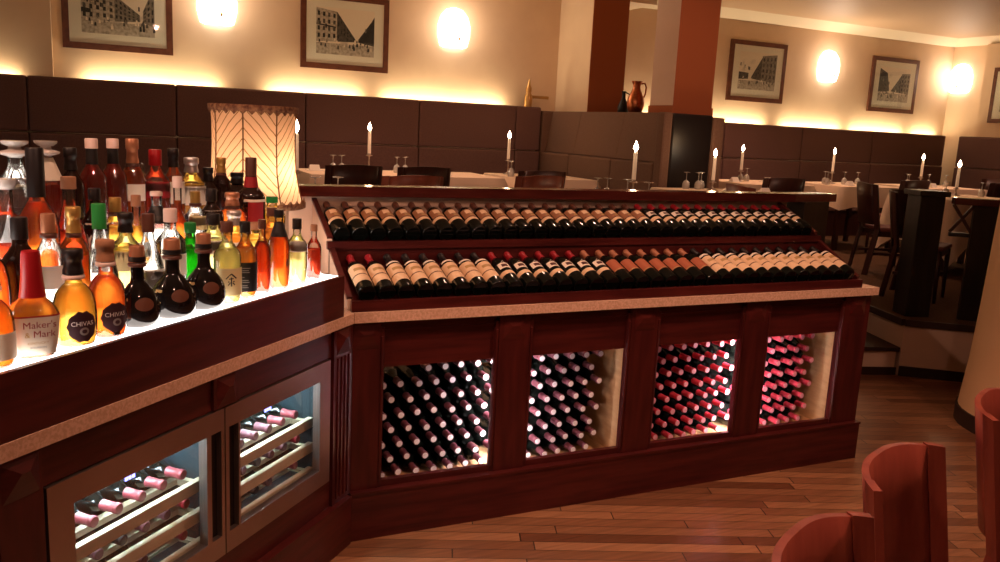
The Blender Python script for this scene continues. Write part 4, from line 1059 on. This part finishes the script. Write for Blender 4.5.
SPIRITS = [
    (-1.5, 0.05, 0.0, 0.232, 'globe', 0.046, 'gl_clear', 'lq_amber', 0.66, 'cap_brown', 0.22, ('lb_ivory', 0.08, 0.34, 75), 'amber bottle with ivory band label cut off at the left edge, front row'),
    (-1.392, 0.05, 0.0, 0.245, 'mm', 0.05, 'gl_clear', 'lq_amber', 0.6, 'wax_red', 0.42, ('MM',), 'square amber whiskey bottle with red wax neck and cream label, front row'),
    (-1.274, 0.05, 0.0, 0.236, 'globe', 0.05, 'gl_clear', 'lq_gold', 0.62, 'cap_black', 0.26, ('EMB',), 'round-shouldered golden whiskey bottle with black capsule and dark emblem, front row'),
    (-1.172, 0.05, 0.0, 0.247, 'globe', 0.047, 'gl_clear', 'lq_orange', 0.62, 'cork', 0.22, ('EMB2',), 'round-shouldered orange whiskey bottle with brown cork cap and dark emblem, front row'),
    (-1.064, 0.05, 0.0, 0.219, 'flask', 0.058, 'gl_smoke', None, 0, 'cap_copper', 0.2, ('OVAL',), 'black globe decanter with oval brown emblem, leftmost of the three black ones'),
    (-0.931, 0.05, 0.0, 0.223, 'flask', 0.066, 'gl_smoke', None, 0, 'cap_copper', 0.2, ('OVAL',), 'black globe decanter with oval brown emblem, middle one of the three black ones'),
    (-0.798, 0.05, 0.0, 0.225, 'flask', 0.064, 'gl_smoke', None, 0, 'cap_copper', 0.2, ('OVAL',), 'black globe decanter with oval brown emblem, rightmost of the three black ones'),
    (-0.689, 0.05, 0.0, 0.251, 'std', 0.042, 'gl_clear', 'lq_pale', 0.66, 'cap_brown', 0.13, ('GLYPH',), 'pale yellow whisky bottle with one black brush-stroke character, front row'),
    (-0.6, 0.05, 0.0, 0.243, 'std', 0.037, 'gl_clear', 'lq_amber', 0.66, 'cap_black', 0.14, ('BLACKL',), 'whisky bottle with large black label and black cap, front row'),
    (-0.511, 0.05, 0.0, 0.242, 'std', 0.028, 'gl_clear', 'lq_red', 0.7, 'cap_brown', 0.12, None, 'slim dark red bottle between the black-labelled and the orange bottle, front row'),
    (-0.416, 0.05, 0.0, 0.268, 'std', 0.036, 'gl_clear', 'lq_orange', 0.68, 'cap_black', 0.1, ('BLACKNECK',), 'orange liquor bottle with black band on its neck, front row'),
    (-0.308, 0.05, 0.0, 0.228, 'std', 0.036, 'gl_clear', 'lq_pale', 0.55, 'cap_black', 0.16, ('lb_white', 0.5, 0.66, 80), 'clear green-shouldered bottle with yellow liquor and white band, front row near the right end'),
    (-0.199, 0.05, 0.0, 0.197, 'std', 0.027, 'gl_clear', 'lq_red', 0.55, 'cork', 0.12, None, 'small corked bottle of red-brown liquor at the right end of the front row'),
    (-1.421, 0.158, 0.045, 0.289, 'globe', 0.05, 'gl_clear', 'lq_orange', 0.62, 'cork', 0.2, None, 'large round orange liquor bottle cut off at the left edge, second row'),
    (-1.326, 0.158, 0.045, 0.263, 'std', 0.043, 'gl_brown', None, 0, 'cap_black', 0.2, None, 'black-shouldered bottle behind the red wax neck, second row'),
    (-1.243, 0.158, 0.045, 0.265, 'std', 0.038, 'gl_clear', 'lq_clear', 0.6, 'cap_copper', 0.18, ('lb_white', 0.3, 0.52, 60), 'clear bottle with ringed dark cap and white label, second row'),
    (-1.166, 0.158, 0.045, 0.277, 'std', 0.037, 'gl_clear', 'lq_amber', 0.55, 'cap_gold', 0.24, None, 'amber bottle with tall ringed gold neck, second row'),
    (-1.081, 0.158, 0.045, 0.279, 'cone', 0.046, 'gl_clear', 'lq_clear', 0.5, 'cap_green', 0.24, None, 'clear cone-shouldered bottle with green capsule, second row'),
    (-0.989, 0.158, 0.045, 0.248, 'std', 0.041, 'gl_clear', 'lq_pale', 0.6, 'cap_black', 0.22, ('lb_yellow', 0.36, 0.58, 60), 'pale liquor bottle with black cap and light yellow label, second row'),
    (-0.902, 0.158, 0.045, 0.238, 'cone', 0.044, 'gl_clear', 'lq_clear', 0.55, 'cap_brown', 0.22, ('GIN',), 'clear cone-necked bottle with brown cap and white label, second row'),
    (-0.812, 0.158, 0.045, 0.246, 'std', 0.044, 'gl_clear', 'lq_clear', 0.6, 'cap_white', 0.16, ('lb_ivory', 0.2, 0.46, 60), 'clear bottle with white capsule and flat black top, second row'),
    (-0.726, 0.158, 0.045, 0.197, 'std', 0.04, 'gl_green', 'lq_green', 0.6, 'cap_green', 0.16, None, 'green glass bottle behind the right black decanter, second row'),
    (-0.618, 0.158, 0.045, 0.216, 'std', 0.048, 'gl_clear', 'lq_pale', 0.6, 'cap_black', 0.16, ('lb_ivory', 0.42, 0.62, 60), 'pale bottle with black cap and ivory neck label, second row'),
    (-0.513, 0.158, 0.045, 0.218, 'std', 0.048, 'gl_clear', 'lq_gold', 0.62, 'cap_silver', 0.22, ('lb_white', 0.24, 0.54, 60), 'golden bottle with silver grey capsule and white label, second row'),
    (-0.394, 0.158, 0.045, 0.168, 'std', 0.048, 'gl_clear', 'lq_gold', 0.62, 'cork', 0.14, None, 'short golden bottle with cork top, second row'),
    (-0.301, 0.158, 0.045, 0.213, 'std', 0.043, 'gl_clear', 'lq_amber', 0.62, 'cap_brown', 0.14, None, 'amber bottle with dark brown cap, right end of the second row'),
    (-1.27, 0.268, 0.115, 0.275, 'square', 0.034, 'gl_clear', 'lq_red', 0.4, 'glass_stop', 0.1, None, 'clear square decanter with wide flat glass top, third row at the left'),
    (-1.176, 0.268, 0.115, 0.351, 'carafe', 0.052, 'gl_clear', 'lq_orange', 0.6, 'cap_black', 0.36, None, 'bulb-shaped amber decanter with tall black stopper, third row'),
    (-1.073, 0.268, 0.115, 0.273, 'cone', 0.049, 'gl_clear', 'lq_red', 0.46, 'cork', 0.12, None, 'clear conical bottle with cork top and dark liquor line, third row'),
    (-0.986, 0.268, 0.115, 0.237, 'std', 0.036, 'gl_brown', None, 0, 'cap_black', 0.14, ('lb_ivory', 0.3, 0.6, 60), 'dark brown bottle with ivory label between the conical and the gold-capped bottles, third row'),
    (-0.911, 0.268, 0.115, 0.207, 'std', 0.037, 'gl_clear', 'lq_gold', 0.6, 'cap_gold', 0.2, None, 'golden bottle with ribbed gold cap, third row'),
    (-0.83, 0.268, 0.115, 0.209, 'bulb', 0.042, 'gl_clear', 'lq_gold', 0.55, 'cork', 0.16, ('lb_white', 0.12, 0.34, 60), 'clear round bottle with wide tan stopper, third row'),
    (-0.745, 0.268, 0.115, 0.215, 'std', 0.041, 'gl_clear', 'lq_clear', 0.6, 'cap_white', 0.06, ('lb_black', 0.56, 0.8, 90), 'clear bottle with white ring and dark green neck label, third row'),
    (-0.651, 0.268, 0.115, 0.258, 'bulb', 0.045, 'gl_clear', 'lq_orange', 0.7, 'cap_white', 0.14, None, 'small bulb bottle of bright orange liquor with white cap, third row'),
    (-0.568, 0.268, 0.115, 0.206, 'std', 0.036, 'gl_clear', 'lq_clear', 0.6, 'cap_gold', 0.18, ('lb_yellow', 0.4, 0.62, 55), 'clear bottle with tall pale gold cap, third row'),
    (-0.489, 0.268, 0.115, 0.211, 'std', 0.041, 'gl_brown', None, 0, 'cap_black', 0.2, ('lb_ivory', 0.48, 0.66, 60), 'dark bottle with black cap and ivory neck label, third row'),
    (-0.378, 0.268, 0.115, 0.192, 'std', 0.05, 'gl_clear', 'lq_orange', 0.7, 'cap_copper', 0.24, None, 'orange bottle with ringed copper neck, third row'),
    (-0.271, 0.268, 0.115, 0.311, 'port', 0.05, 'gl_brown', None, 0, 'cap_brown', 0.22, ('PORT',), 'tall black port bottle with red label, in front of the lamp shade'),
    (-0.144, 0.268, 0.115, 0.164, 'std', 0.05, 'gl_clear', 'lq_gold', 0.6, 'cap_green', 0.14, None, 'golden bottle with dark green cap, right end of the third row'),
    (-1.138, 0.38, 0.195, 0.283, 'std', 0.05, 'gl_clear', 'lq_clear', 0.58, 'STOP', 0.16, None, 'tall clear decanter with double disc glass stopper at the far left of the back row'),
    (-1.04, 0.38, 0.195, 0.283, 'std', 0.044, 'gl_clear', 'lq_red', 0.58, 'STOP', 0.16, ('lb_ivory', 0.62, 0.84, 180), 'tall decanter with ivory neck and glass disc stopper, back row'),
    (-0.958, 0.38, 0.195, 0.264, 'std', 0.036, 'gl_brown', None, 0, 'cap_black', 0.24, None, 'dark bottle with black capsule left of the first white-capped bottle, back row'),
    (-0.88, 0.38, 0.195, 0.29, 'std', 0.04, 'gl_clear', 'lq_red', 0.8, 'cap_white', 0.1, ('lb_black', 0.74, 0.9, 180), 'white-capped bottle of dark red liquor, left one of the pair in the back row'),
    (-0.799, 0.38, 0.195, 0.29, 'std', 0.039, 'gl_clear', 'lq_red', 0.8, 'cap_white', 0.1, ('lb_black', 0.74, 0.9, 180), 'white-capped bottle of dark red liquor, right one of the pair in the back row'),
    (-0.72, 0.38, 0.195, 0.29, 'std', 0.038, 'gl_clear', 'lq_orange', 0.66, 'cap_copper', 0.26, ('lb_ivory', 0.34, 0.52, 50), 'clear bottle with long peach-coloured neck foil and glass ear handle, back row'),
    (-0.621, 0.38, 0.195, 0.256, 'std', 0.045, 'gl_clear', 'lq_red', 0.6, 'wax_red', 0.2, ('lb_red', 0.4, 0.6, 60), 'bottle with bright red capsule over a white ring, back row'),
    (-0.538, 0.38, 0.195, 0.259, 'std', 0.036, 'gl_clear', 'lq_orange', 0.62, 'cap_black', 0.24, ('lb_ivory', 0.3, 0.58, 60), 'bottle with tall black capsule above the orange bulb, back row'),
    (-0.451, 0.38, 0.195, 0.227, 'std', 0.049, 'gl_clear', 'lq_gold', 0.6, 'cap_silver', 0.22, ('lb_ivory', 0.3, 0.58, 60), 'clear bottle with grey capsule, back row left of the lamp shade'),
    (-0.364, 0.38, 0.195, 0.191, 'std', 0.035, 'gl_brown', None, 0, 'cap_black', 0.24, None, 'dark bottle with black capsule at the left edge of the lamp shade'),
    (-0.293, 0.38, 0.195, 0.225, 'std', 0.034, 'gl_brown', None, 0, 'cap_gold', 0.24, None, 'dark bottle with long gold capsule before the lamp shade'),
    (-0.202, 0.38, 0.195, 0.168, 'std', 0.05, 'gl_brown', None, 0, 'cap_black', 0.24, None, 'dark bottle with black capsule before the lamp shade, right of the gold one'),
]

# ------------------------------------------------------------------ liquor bottles on the lit stage
def prof_of(kind, R, H):
    K_ = {
        'std': [(.86, 0), (1, .03), (1, .56), (.93, .62), (.62, .69), (.42, .74), (.38, .78), (.38, 1)],
        'port': [(.90, 0), (1, .03), (1, .50), (.98, .55), (.80, .61), (.42, .67), (.36, .72), (.40, .78), (.34, .86), (.34, 1)],
        'globe': [(.86, 0), (.98, .03), (1, .10), (1, .34), (.97, .44), (.86, .53), (.62, .60), (.40, .645), (.37, .68), (.37, 1)],
        'flask': [(.62, 0), (.85, .04), (1, .16), (.98, .26), (.82, .38), (.52, .49), (.34, .55), (.29, .62), (.29, 1)],
        'mm': [(.74, 0), (.80, .02), (1, .36), (1, .42), (.90, .47), (.60, .54), (.40, .60), (.33, .66), (.33, 1)],
        'square': [(.95, 0), (1, .03), (1, .58), (.85, .66), (.55, .70), (.55, 1)],
        'cone': [(.94, 0), (1, .03), (1, .26), (.86, .40), (.55, .58), (.38, .70), (.34, .76), (.34, 1)],
        'carafe': [(.85, 0), (1, .08), (1, .40), (.92, .48), (.62, .56), (.36, .62), (.36, 1)],
        'bulb': [(.74, 0), (.92, .04), (1, .14), (.98, .24), (.80, .36), (.50, .47), (.34, .55), (.28, .62), (.28, 1)]}[kind]
    # soften the shoulder
    pts = [(r_ * R, z * H) for r_, z in K_]; out = [pts[0]]
    for i in range(1, len(pts)):
        (r0_, z0_), (r1_, z1_) = pts[i - 1], pts[i]
        if abs(r1_ - r0_) > .12 * R and i > 1: out.append(((r0_ + r1_) / 2 + .02 * R, (z0_ + z1_) / 2))
        out.append(pts[i])
    return out
def r_at(prof, z):
    for (r0_, z0_), (r1_, z1_) in zip(prof[:-1], prof[1:]):
        if z0_ <= z <= z1_ and z1_ > z0_: return r0_ + (r1_ - r0_) * (z - z0_) / (z1_ - z0_)
    return prof[-1][0]
def spirit(xl, yl, tz, H, kind, R, gl, lq, fill, capm, cl, lab, words):
    t = thingB('liquor_bottle', words, 'liquor bottle', xl, yl, LZ + tz + .0015, 'liquor bottles on the lit bar stage')
    t.rotation_euler = (0, 0, rad(13))
    prof = prof_of(kind, R, H)
    sq = None; sx = sy = 1.
    if kind in ('mm', 'square'): sq = lambda z: .55 if z < H * .46 else max(0., .55 * (1 - (z - H * .46) / (H * .14)))
    if kind == 'flask': sy = .74
    if kind == 'port': sx = sy = 1.
    zc = H * (1 - cl)
    glass_prof = [(r_, z) for r_, z in prof if z < zc + .012] + [(r_at(prof, zc + .012), zc + .012)]
    MB().lathe(glass_prof, gl, 22, sq=sq, sx=sx, sy=sy).build('glass', t)
    if lq:
        zf = H * fill
        ip = [(max(.004, r_ * .92 - .0008), z) for r_, z in prof if .004 < z < zf]
        ip = [(max(.004, ip[0][0] * .9), .006)] + ip + [(max(.004, r_at(prof, zf) * .92 - .0008), zf)]
        MB().lathe(ip, lq, 20, sq=sq, sx=sx, sy=sy).build('liquor', t)
    rn = r_at(prof, H * .97)
    if capm == 'STOP':
        s_ = MB(); s_.lathe([(rn * .8, zc), (rn * 1.1, zc + .004), (rn * 2.1, zc + .010), (rn * 2.15, zc + .016), (rn * .9, zc + .022), (rn * .8, zc + .030), (rn * 1.2, H - .014), (rn * 1.75, H - .006), (rn * 1.8, H)], 'glass_stop', 20); s_.build('stopper', t)
        rc_ = rn
    else:
        rc = rn * 1.10 + .0012
        c_ = MB()
        if capm == 'wax_red' and kind == 'mm':
            c_.lathe([(rc * 1.5, zc - .004), (rc * 1.32, zc + .02), (rc * 1.18, zc + .05), (rc * 1.05, H - .008), (rc * .95, H)], capm, 20)
        elif cl > .2 and kind in ('globe', 'std'):
            c_.lathe([(rc * 1.12, zc), (rc * 1.1, zc + .010), (rc * 1.0, zc + .016), (rc * .95, H * (1 - cl * .45)), (rc * 1.12, H * (1 - cl * .42)), (rc * 1.12, H - .002), (rc, H)], capm, 20)
        elif capm == 'glass_stop':
            c_.lathe([(rn * .7, zc), (rn * 1.2, zc + .004), (rn * 1.5, H - .012), (rn * 1.55, H)], capm, 20)
        else:
            c_.lathe([(rc, zc), (rc, H - .003), (rc * .92, H)], capm, 20)
        c_.build('cap', t)
        if kind == 'globe' or capm in ('cap_copper', 'cap_gold'):
            rg = MB(); rg.lathe([(rc * 1.16, zc - .012), (rc * 1.2, zc - .010), (rc * 1.2, zc - .004), (rc * 1.1, zc - .002)], 'cap_white' if kind == 'globe' else 'cap_brown', 20); rg.build('neck_ring', t)
        if capm == 'cap_copper' and kind == 'flask':
            rg = MB(); rg.lathe([(rc * 1.14, zc + .002), (rc * 1.14, zc + .016)], 'cap_black', 20, cap0=False, cap1=False); rg.build('neck_band', t)
    if lab:
        k = lab[0]
        rf = lambda z: r_at(prof, z) + .0006
        L_ = MB()
        if k == 'MM':
            h0, h1 = H * .03, H * .40; n = 10; vs = []; fs = []
            e = 4.75
            def rq(a, z):
                c, s_ = math.sin(a), -math.cos(a); kk_ = (abs(c) ** e + abs(s_) ** e) ** (-1 / e); r_ = r_at(prof, z) * 1.006 + .0006
                return (r_ * kk_ * c, r_ * kk_ * s_, z)
            nn = 24
            for j, z in enumerate((h0, H * .2, h1)):
                for i in range(nn + 1): vs.append(rq(rad(-100) + rad(200) * i / nn, z))
            for j in range(2):
                for i in range(nn): fs.append((j * (nn + 1) + i, j * (nn + 1) + i + 1, (j + 1) * (nn + 1) + i + 1, (j + 1) * (nn + 1) + i))
            L_.add(vs, fs, 'lb_ivory', True)
            vs = [rq(rad(-100) + rad(200) * i / nn, z) for z in (h1, h1 + .004) for i in range(nn + 1)]
            L_.add(vs, [(i, i + 1, nn + 2 + i, nn + 1 + i) for i in range(nn)], 'ink_red', True)
            L_.build('label', t)
            tx = MB()
            R0 = r_at(prof, H * .28)
            def put(s_, size, z, x, mt):
                n0 = len(tx.v)
                text_on(s_, size, 1, 0, 0, mt, tx, flat=0.)
                for q in range(n0, len(tx.v)):
                    X, Y, Z = tx.v[q]; X += x; Z += z
                    r_ = r_at(prof, min(Z, H * .40)) * 1.006 + .0014
                    xx = max(-.98, min(.98, X / r_)); y = -r_ * (1 - abs(xx) ** e) ** (1 / e)
                    tx.v[q] = (X, y, Z)
            put("Maker's", .0225, H * .325, .004, 'ink_red'); put("Mark", .0225, H * .235, .013, 'ink_red'); put("&", .018, H * .232, -.022, 'ink_gold')
            put("KENTUCKY", .0085, H * .150, .0, 'ink_gold'); put("BOURBON", .007, H * .105, .0, 'ink_grey')
            tx.build('label_lettering', t)
        elif k in ('EMB', 'EMB2'):
            ac = .15 if k == 'EMB' else .22
            L_.disc_on(R, ac, H * .215, .036, .038, 'lb_maroon', 24, 10, rfun=rf); 
            if k == 'EMB2': L_.wrap(R, H * .02, H * .16, .05, .45, 'lb_maroon', 5, rfun=rf)
            L_.build('emblem', t)
            tx = MB()
            text_on('CHIVAS', .0155, R + .0012, ac - .02, H * .245, 'ink_white', tx)
            tx.disc_on(R, ac + .05, H * .165, .011, .010, 'ink_grey', 14, rfun=lambda z: rf(z) + .0008); tx.disc_on(R, ac + .05, H * .165, .006, .005, 'lb_maroon', 12, rfun=lambda z: rf(z) + .0012)
            tx.build('emblem_lettering', t)
        elif k == 'OVAL':
            L_.disc_on(R, .12, H * .30, .027, .018, 'lb_brown', 22, rfun=lambda z: r_at(prof, z) + .0012, sy=sy); L_.build('emblem', t)
            rs = MB(); rs.wrap(R, H * .20, H * .38, -1.15, -.75, 'label_gold', 4, rfun=lambda z: r_at(prof, z) + .0012, sy=sy); rs.build('side_emblem', t)
        elif k == 'GLYPH':
            L_.wrap(R, H * .10, H * .44, -1.25, 1.25, 'lb_yellow', 12, rfun=rf); L_.build('label', t)
            g_ = MB(); zc_ = H * .30; rg = R + .0014; ac = -.08
            def stroke(u0, v0, u1, v1, w):
                d = Vector((u1 - u0, v1 - v0)).normalized(); n_ = Vector((-d.y, d.x)) * w
                q = [(u0 + n_.x, v0 + n_.y), (u0 - n_.x, v0 - n_.y), (u1 - n_.x, v1 - n_.y), (u1 + n_.x, v1 + n_.y)]
                g_.add([(rg * math.sin(ac + u / R), -rg * math.cos(ac + u / R), zc_ + v) for u, v in q], [(0, 1, 2, 3)], 'ink_black')
            stroke(0, .019, -.016, .003, .0016); stroke(0, .019, .016, .004, .0022); stroke(-.007, .003, .007, .004, .0014); stroke(-.010, -.006, .010, -.005, .0015); stroke(0, .008, 0, -.020, .0018); stroke(-.003, -.008, -.010, -.017, .0014); stroke(.004, -.008, .010, -.016, .0016)
            g_.build('brush_character', t)
        elif k == 'BLACKL':
            L_.wrap(R, H * .09, H * .48, -1.3, 1.3, 'lb_black', 12, rfun=rf); L_.build('label', t)
            g_ = MB()
            for q, (z, w) in enumerate(((.40, .5), (.37, .42), (.345, .46), (.28, .2), (.24, .4), (.215, .45), (.17, .35), (.145, .4))):
                g_.wrap(R, H * z, H * (z + .010), -.75, -.75 + w * 1.6, 'ink_grey', 6, rfun=lambda zz: r_at(prof, zz) + .0012)
            g_.build('label_print', t)
        elif k == 'BLACKNECK':
            L_.wrap(R, H * .66, H * .84, -PI, PI, 'lb_black', 20, rfun=lambda z: r_at(prof, z) + .001); L_.build('neck_label', t)
            g_ = MB(); g_.disc_on(R, .5, H * .33, .009, .012, 'lb_brown', 14, rfun=rf); g_.build('seal', t)
        elif k == 'GIN':
            L_.wrap(R, H * .05, H * .34, -1.1, 1.1, 'lb_ivory', 12, rfun=rf); L_.build('label', t)
            g_ = MB(); text_on('GIN', .016, R + .0012, .1, H * .24, 'ink_grey', g_); g_.build('label_lettering', t)
            lp = MB()
            lp.tube([(R * .5, 0, H * .66), (R * .95, 0, H * .70), (R * 1.0, 0, H * .58), (R * .80, 0, H * .50)], .004, 'gl_clear', 8); lp.build('ear_handle', t)
        elif k == 'PORT':
            L_.wrap(R, H * .50, H * .53, -.9, .9, 'lb_ivory', 10, rfun=rf); L_.wrap(R, H * .18, H * .50, -.6, .6, 'lb_red', 10, rfun=rf); L_.build('label', t)
            n_ = MB(); n_.wrap(R, H * .66, H * .78, -PI, PI, 'lb_red', 20, rfun=lambda z: r_at(prof, z) + .001); n_.build('neck_label', t)
        else:
            _, z0_, z1_, ha = lab
            L_.wrap(R, H * z0_, H * z1_, -rad(ha), rad(ha), k, 12, rfun=rf, sx=sx, sy=sy); L_.build('label', t)
    if 'ear handle' in words:
        lp = MB(); lp.tube([(rn * 1.0, 0, H * .74), (rn * 2.2, 0, H * .72), (rn * 2.3, 0, H * .62), (rn * 1.5, 0, H * .58)], .004, 'gl_clear', 8); lp.build('ear_handle', t)
for s_ in SPIRITS: spirit(*s_)

# ------------------------------------------------------------------ table lamp behind the liquor bottles
LX, LY = -.296, .474
t = thing('table_lamp', 'lit table lamp with panelled reed shade and braid trim behind the liquor bottles', 'lamp', (LX, LY, .955), 0)
zs0, zs1 = 1.318 - .955, 1.728 - .955
ns = 8; ph0 = rad(-113)
sh = MB()
ring = [(.206, zs0), (.188, zs0 + .06), (.171, zs0 + .15), (.167, zs0 + .25), (.168, zs0 + .34), (.172, zs1)]
vs = []; fs = []; uvs = []
for k in range(ns):
    a0 = ph0 + 2 * PI * k / ns; a1 = ph0 + 2 * PI * (k + 1) / ns
    for i in range(5):
        f0, f1 = i / 5, (i + 1) / 5
        for j in range(len(ring) - 1):
            q = []
            for (fv, jj) in ((f0, j), (f1, j), (f1, j + 1), (f0, j + 1)):
                r_, z = ring[jj]; a = a0 + (a1 - a0) * fv
                bulge = 1 - .018 * math.sin(PI * fv)
                q.append((r_ * bulge * math.cos(a), r_ * bulge * math.sin(a), z))
                u = fv if k % 2 == 0 else 1 - fv
                uvs.append((u * .38, (z - zs0) / .41))
            o_ = len(vs); vs += q; fs.append((o_, o_ + 1, o_ + 2, o_ + 3))
sh.add(vs, fs, 'shade', False)
me = sh.mesh('lamp_shade')
ul = me.uv_layers.new(name='UVMap')
for i, l_ in enumerate(me.loops): ul.data[i].uv = uvs[l_.vertex_index]
shade = link('lamp_shade', me, t)
for k in range(ns):
    a = ph0 + 2 * PI * k / ns
    MB().tube([(r_ * 1.006 * math.cos(a), r_ * 1.006 * math.sin(a), z) for r_, z in ring], .0032, 'rib', 6).build('rib', shade)
for zz, rr_, up in ((zs1 - .012, .1745, 1), (zs0 + .010, .2055, -1)):
    b_ = MB(); n = 64
    b_.lathe([(rr_, zz - .013), (rr_ + .005, zz - .010), (rr_ + .005, zz + .010), (rr_, zz + .013)], 'braid', n, cap0=False, cap1=False)
    for i in range(n // 2):
        a = 2 * PI * i / (n // 2); da = PI / (n // 2) * .85; s0 = -.012 if up == 1 else .012
        b_.add([(rr_ * 1.012 * math.cos(a - da), rr_ * 1.012 * math.sin(a - da), zz + s0), (rr_ * 1.012 * math.cos(a + da), rr_ * 1.012 * math.sin(a + da), zz + s0), (rr_ * 1.012 * math.cos(a), rr_ * 1.012 * math.sin(a), zz + s0 * 2.2)], [(0, 1, 2)], 'braid')
    b_.build('braid_trim', shade)
MB().lathe([(.09, 0), (.095, .01), (.05, .03), (.03, .08), (.045, .15), (.05, .20), (.03, .27), (.015, .30), (.012, zs0 + .08)], 'brass', 24).build('base', t)
MB().lathe([(.012, zs0 + .08), (.028, zs0 + .11), (.034, zs0 + .14), (.025, zs0 + .17), (.0, zs0 + .185)], 'lit_bulb', 16).build('bulb', t)
l = bpy.data.lights.new('lamp_light', 'POINT'); l.energy = E_LAMP; l.color = (1, .66, .42); l.shadow_soft_size = .035
o = bpy.data.objects.new('lamp_light', l); COL.objects.link(o); o.parent = t; o.location = (.06, -.05, zs0 + .14)

# ------------------------------------------------------------------ newel post and right-hand railing on the platform edge
t = thing('newel_post', 'square near-black newel post with flat cap at the top of the stairs', 'post', (4.735, 1.235, ZP), rad(-22))
MB().box(-.095, .095, -.095, .095, 0, .915, 'post_wood', bev=.006).build('shaft', t)
MB().box(-.118, .118, -.118, .118, .915, .955, 'post_wood', bev=.006).build('cap', t)
d = Vector((1.5, -1.20, 0)); L_ = d.length; an = math.atan2(d.y, d.x)
t = thing('railing', 'dark wooden railing with crossed bars right of the newel post', 'railing', (4.868, 1.108, ZP), an)
MB().box(.0, L_, -.05, .05, .865, .915, 'rail_wood', bev=.005).build('top_rail', t)
MB().box(.0, .143, -.016, .016, .625, .655, 'post_wood').build('lower_bar', t)
for k in range(1):
    a = .005
    x_ = MB()
    for s_ in (0, 1):
        z0, z1 = (.657, .863) if s_ == 0 else (.863, .657)
        y_ = -.008 if s_ else .008
        p0, p1 = Vector((a, y_, z0)), Vector((a + .145, y_, z1)); dd = (p1 - p0).normalized(); n_ = Vector((-dd.z, 0, dd.x)) * .011
        x_.add([p0 + n_ + Vector((0, -.007, 0)), p0 - n_ + Vector((0, -.007, 0)), p1 - n_ + Vector((0, -.007, 0)), p1 + n_ + Vector((0, -.007, 0)), p0 + n_ + Vector((0, .007, 0)), p0 - n_ + Vector((0, .007, 0)), p1 - n_ + Vector((0, .007, 0)), p1 + n_ + Vector((0, .007, 0))],
               [(0, 1, 2, 3), (7, 6, 5, 4), (0, 4, 5, 1), (1, 5, 6, 2), (2, 6, 7, 3), (3, 7, 4, 0)], 'dark_wood')
    x_.build('crossed_bars', t)
    MB().box(.145, L_, -.022, .022, 0, .863, 'post_wood').build('solid_panel', t)

# ------------------------------------------------------------------ lights of the room and added fill
def area(name, loc, rot, sx, sy, energy, col):
    l = bpy.data.lights.new(name, 'AREA'); l.shape = 'RECTANGLE'; l.size = sx; l.size_y = sy; l.energy = energy; l.color = col
    o = bpy.data.objects.new(name, l); COL.objects.link(o); o.location = loc; o.rotation_euler = rot; return o
# cove tubes hidden behind the banquette backs
for (a, b, z, nm, yb) in [(-2.6, -1.55, 1.90, 'left of the wall jog', 6.045), (-1.0, .25, 1.90, 'under the first picture', 6.12), (.75, 1.75, 1.90, 'under the second picture', 6.12), (2.0, 3.5, 1.90, 'under the second sconce', 6.12),
                          (5.0, 5.95, 1.86, 'behind the near pier', 6.12), (6.45, 7.55, 1.86, 'under the third picture', 6.12), (7.85, 9.0, 1.86, 'under the third sconce', 6.12), (9.2, 10.3, 1.86, 'under the fourth picture', 6.12), (10.5, 11.05, 1.86, 'in the right corner', 6.12)]:
    if yb < 6.1: y_ = 6.045 - .02
    else: y_ = 6.13
    y_ = 6.132 if yb > 6.1 else 6.078
    m_ = MB(); m_.tube([(a, y_ - .01, z - .03), (b, y_ - .01, z - .03)], .010, 'cove_tube', 8)
    tag(m_.build('cove_tube'), 'warm light tube hidden behind the banquette top ' + nm, 'light tube', 'hidden cove light tubes')
    area('cove_light', ((a + b) / 2, y_ - .012, z + .0), (PI, 0, 0), b - a, .03, E_COVE * (b - a), (1, .79, .48))

def spot(name, loc, target, energy, col, size=1.2, blend=.6, r=.05):
    l = bpy.data.lights.new(name, 'SPOT'); l.energy = energy; l.color = col; l.spot_size = size; l.spot_blend = blend; l.shadow_soft_size = r
    o = bpy.data.objects.new(name, l); COL.objects.link(o); o.location = loc
    o.rotation_euler = (Vector(target) - Vector(loc)).to_track_quat('-Z', 'Y').to_euler(); return o
# warm downlights of the bar and dining floor, plus added fill spots
for i, (x, y, tx, ty, e) in enumerate([(1.6, -1.2, 1.5, -1.0, 40), (-.6, -1.5, -.6, -.9, 20), (3.3, -1.6, 3.7, -.5, 12), (1.4, 1.0, 1.4, .75, 10), (6.6, 4.75, 6.6, 4.5, 22), (9.35, 3.85, 9.35, 3.9, 22), (1.5, 4.2, 1.5, 4.2, 22), (4.2, 1.6, 4.4, 4.0, 15), (.2, -3.4, 1.2, .5, 11), (-2.4, -1.6, -.75, -.15, 34)]):
    spot('downlight_or_fill', (x, y, ZC + .05), (tx, ty, 0 if i < 7 else 1.2), e * 4., (1, .54, .37) if i != 10 else (1, .74, .62), rad(100) if i != 10 else rad(46), .8)  # the angled last ones are unseen fill, added for piers, rack and bottles
w = bpy.data.worlds.new('world'); S.world = w; w.use_nodes = True
w.node_tree.nodes['Background'].inputs[0].default_value = (1, .42, .25, 1); w.node_tree.nodes['Background'].inputs[1].default_value = .02

vs_ = S.view_settings
vs_.view_transform = 'Standard'; vs_.look = 'None'; vs_.exposure = .25; vs_.gamma = 1.; vs_.use_curve_mapping = False
cy = S.cycles
cy.max_bounces = 12; cy.transparent_max_bounces = 24; cy.transmission_bounces = 12; cy.diffuse_bounces = 3; cy.glossy_bounces = 4
cy.caustics_reflective = False; cy.caustics_refractive = False
cy.sample_clamp_indirect = 4.; cy.use_denoising = True
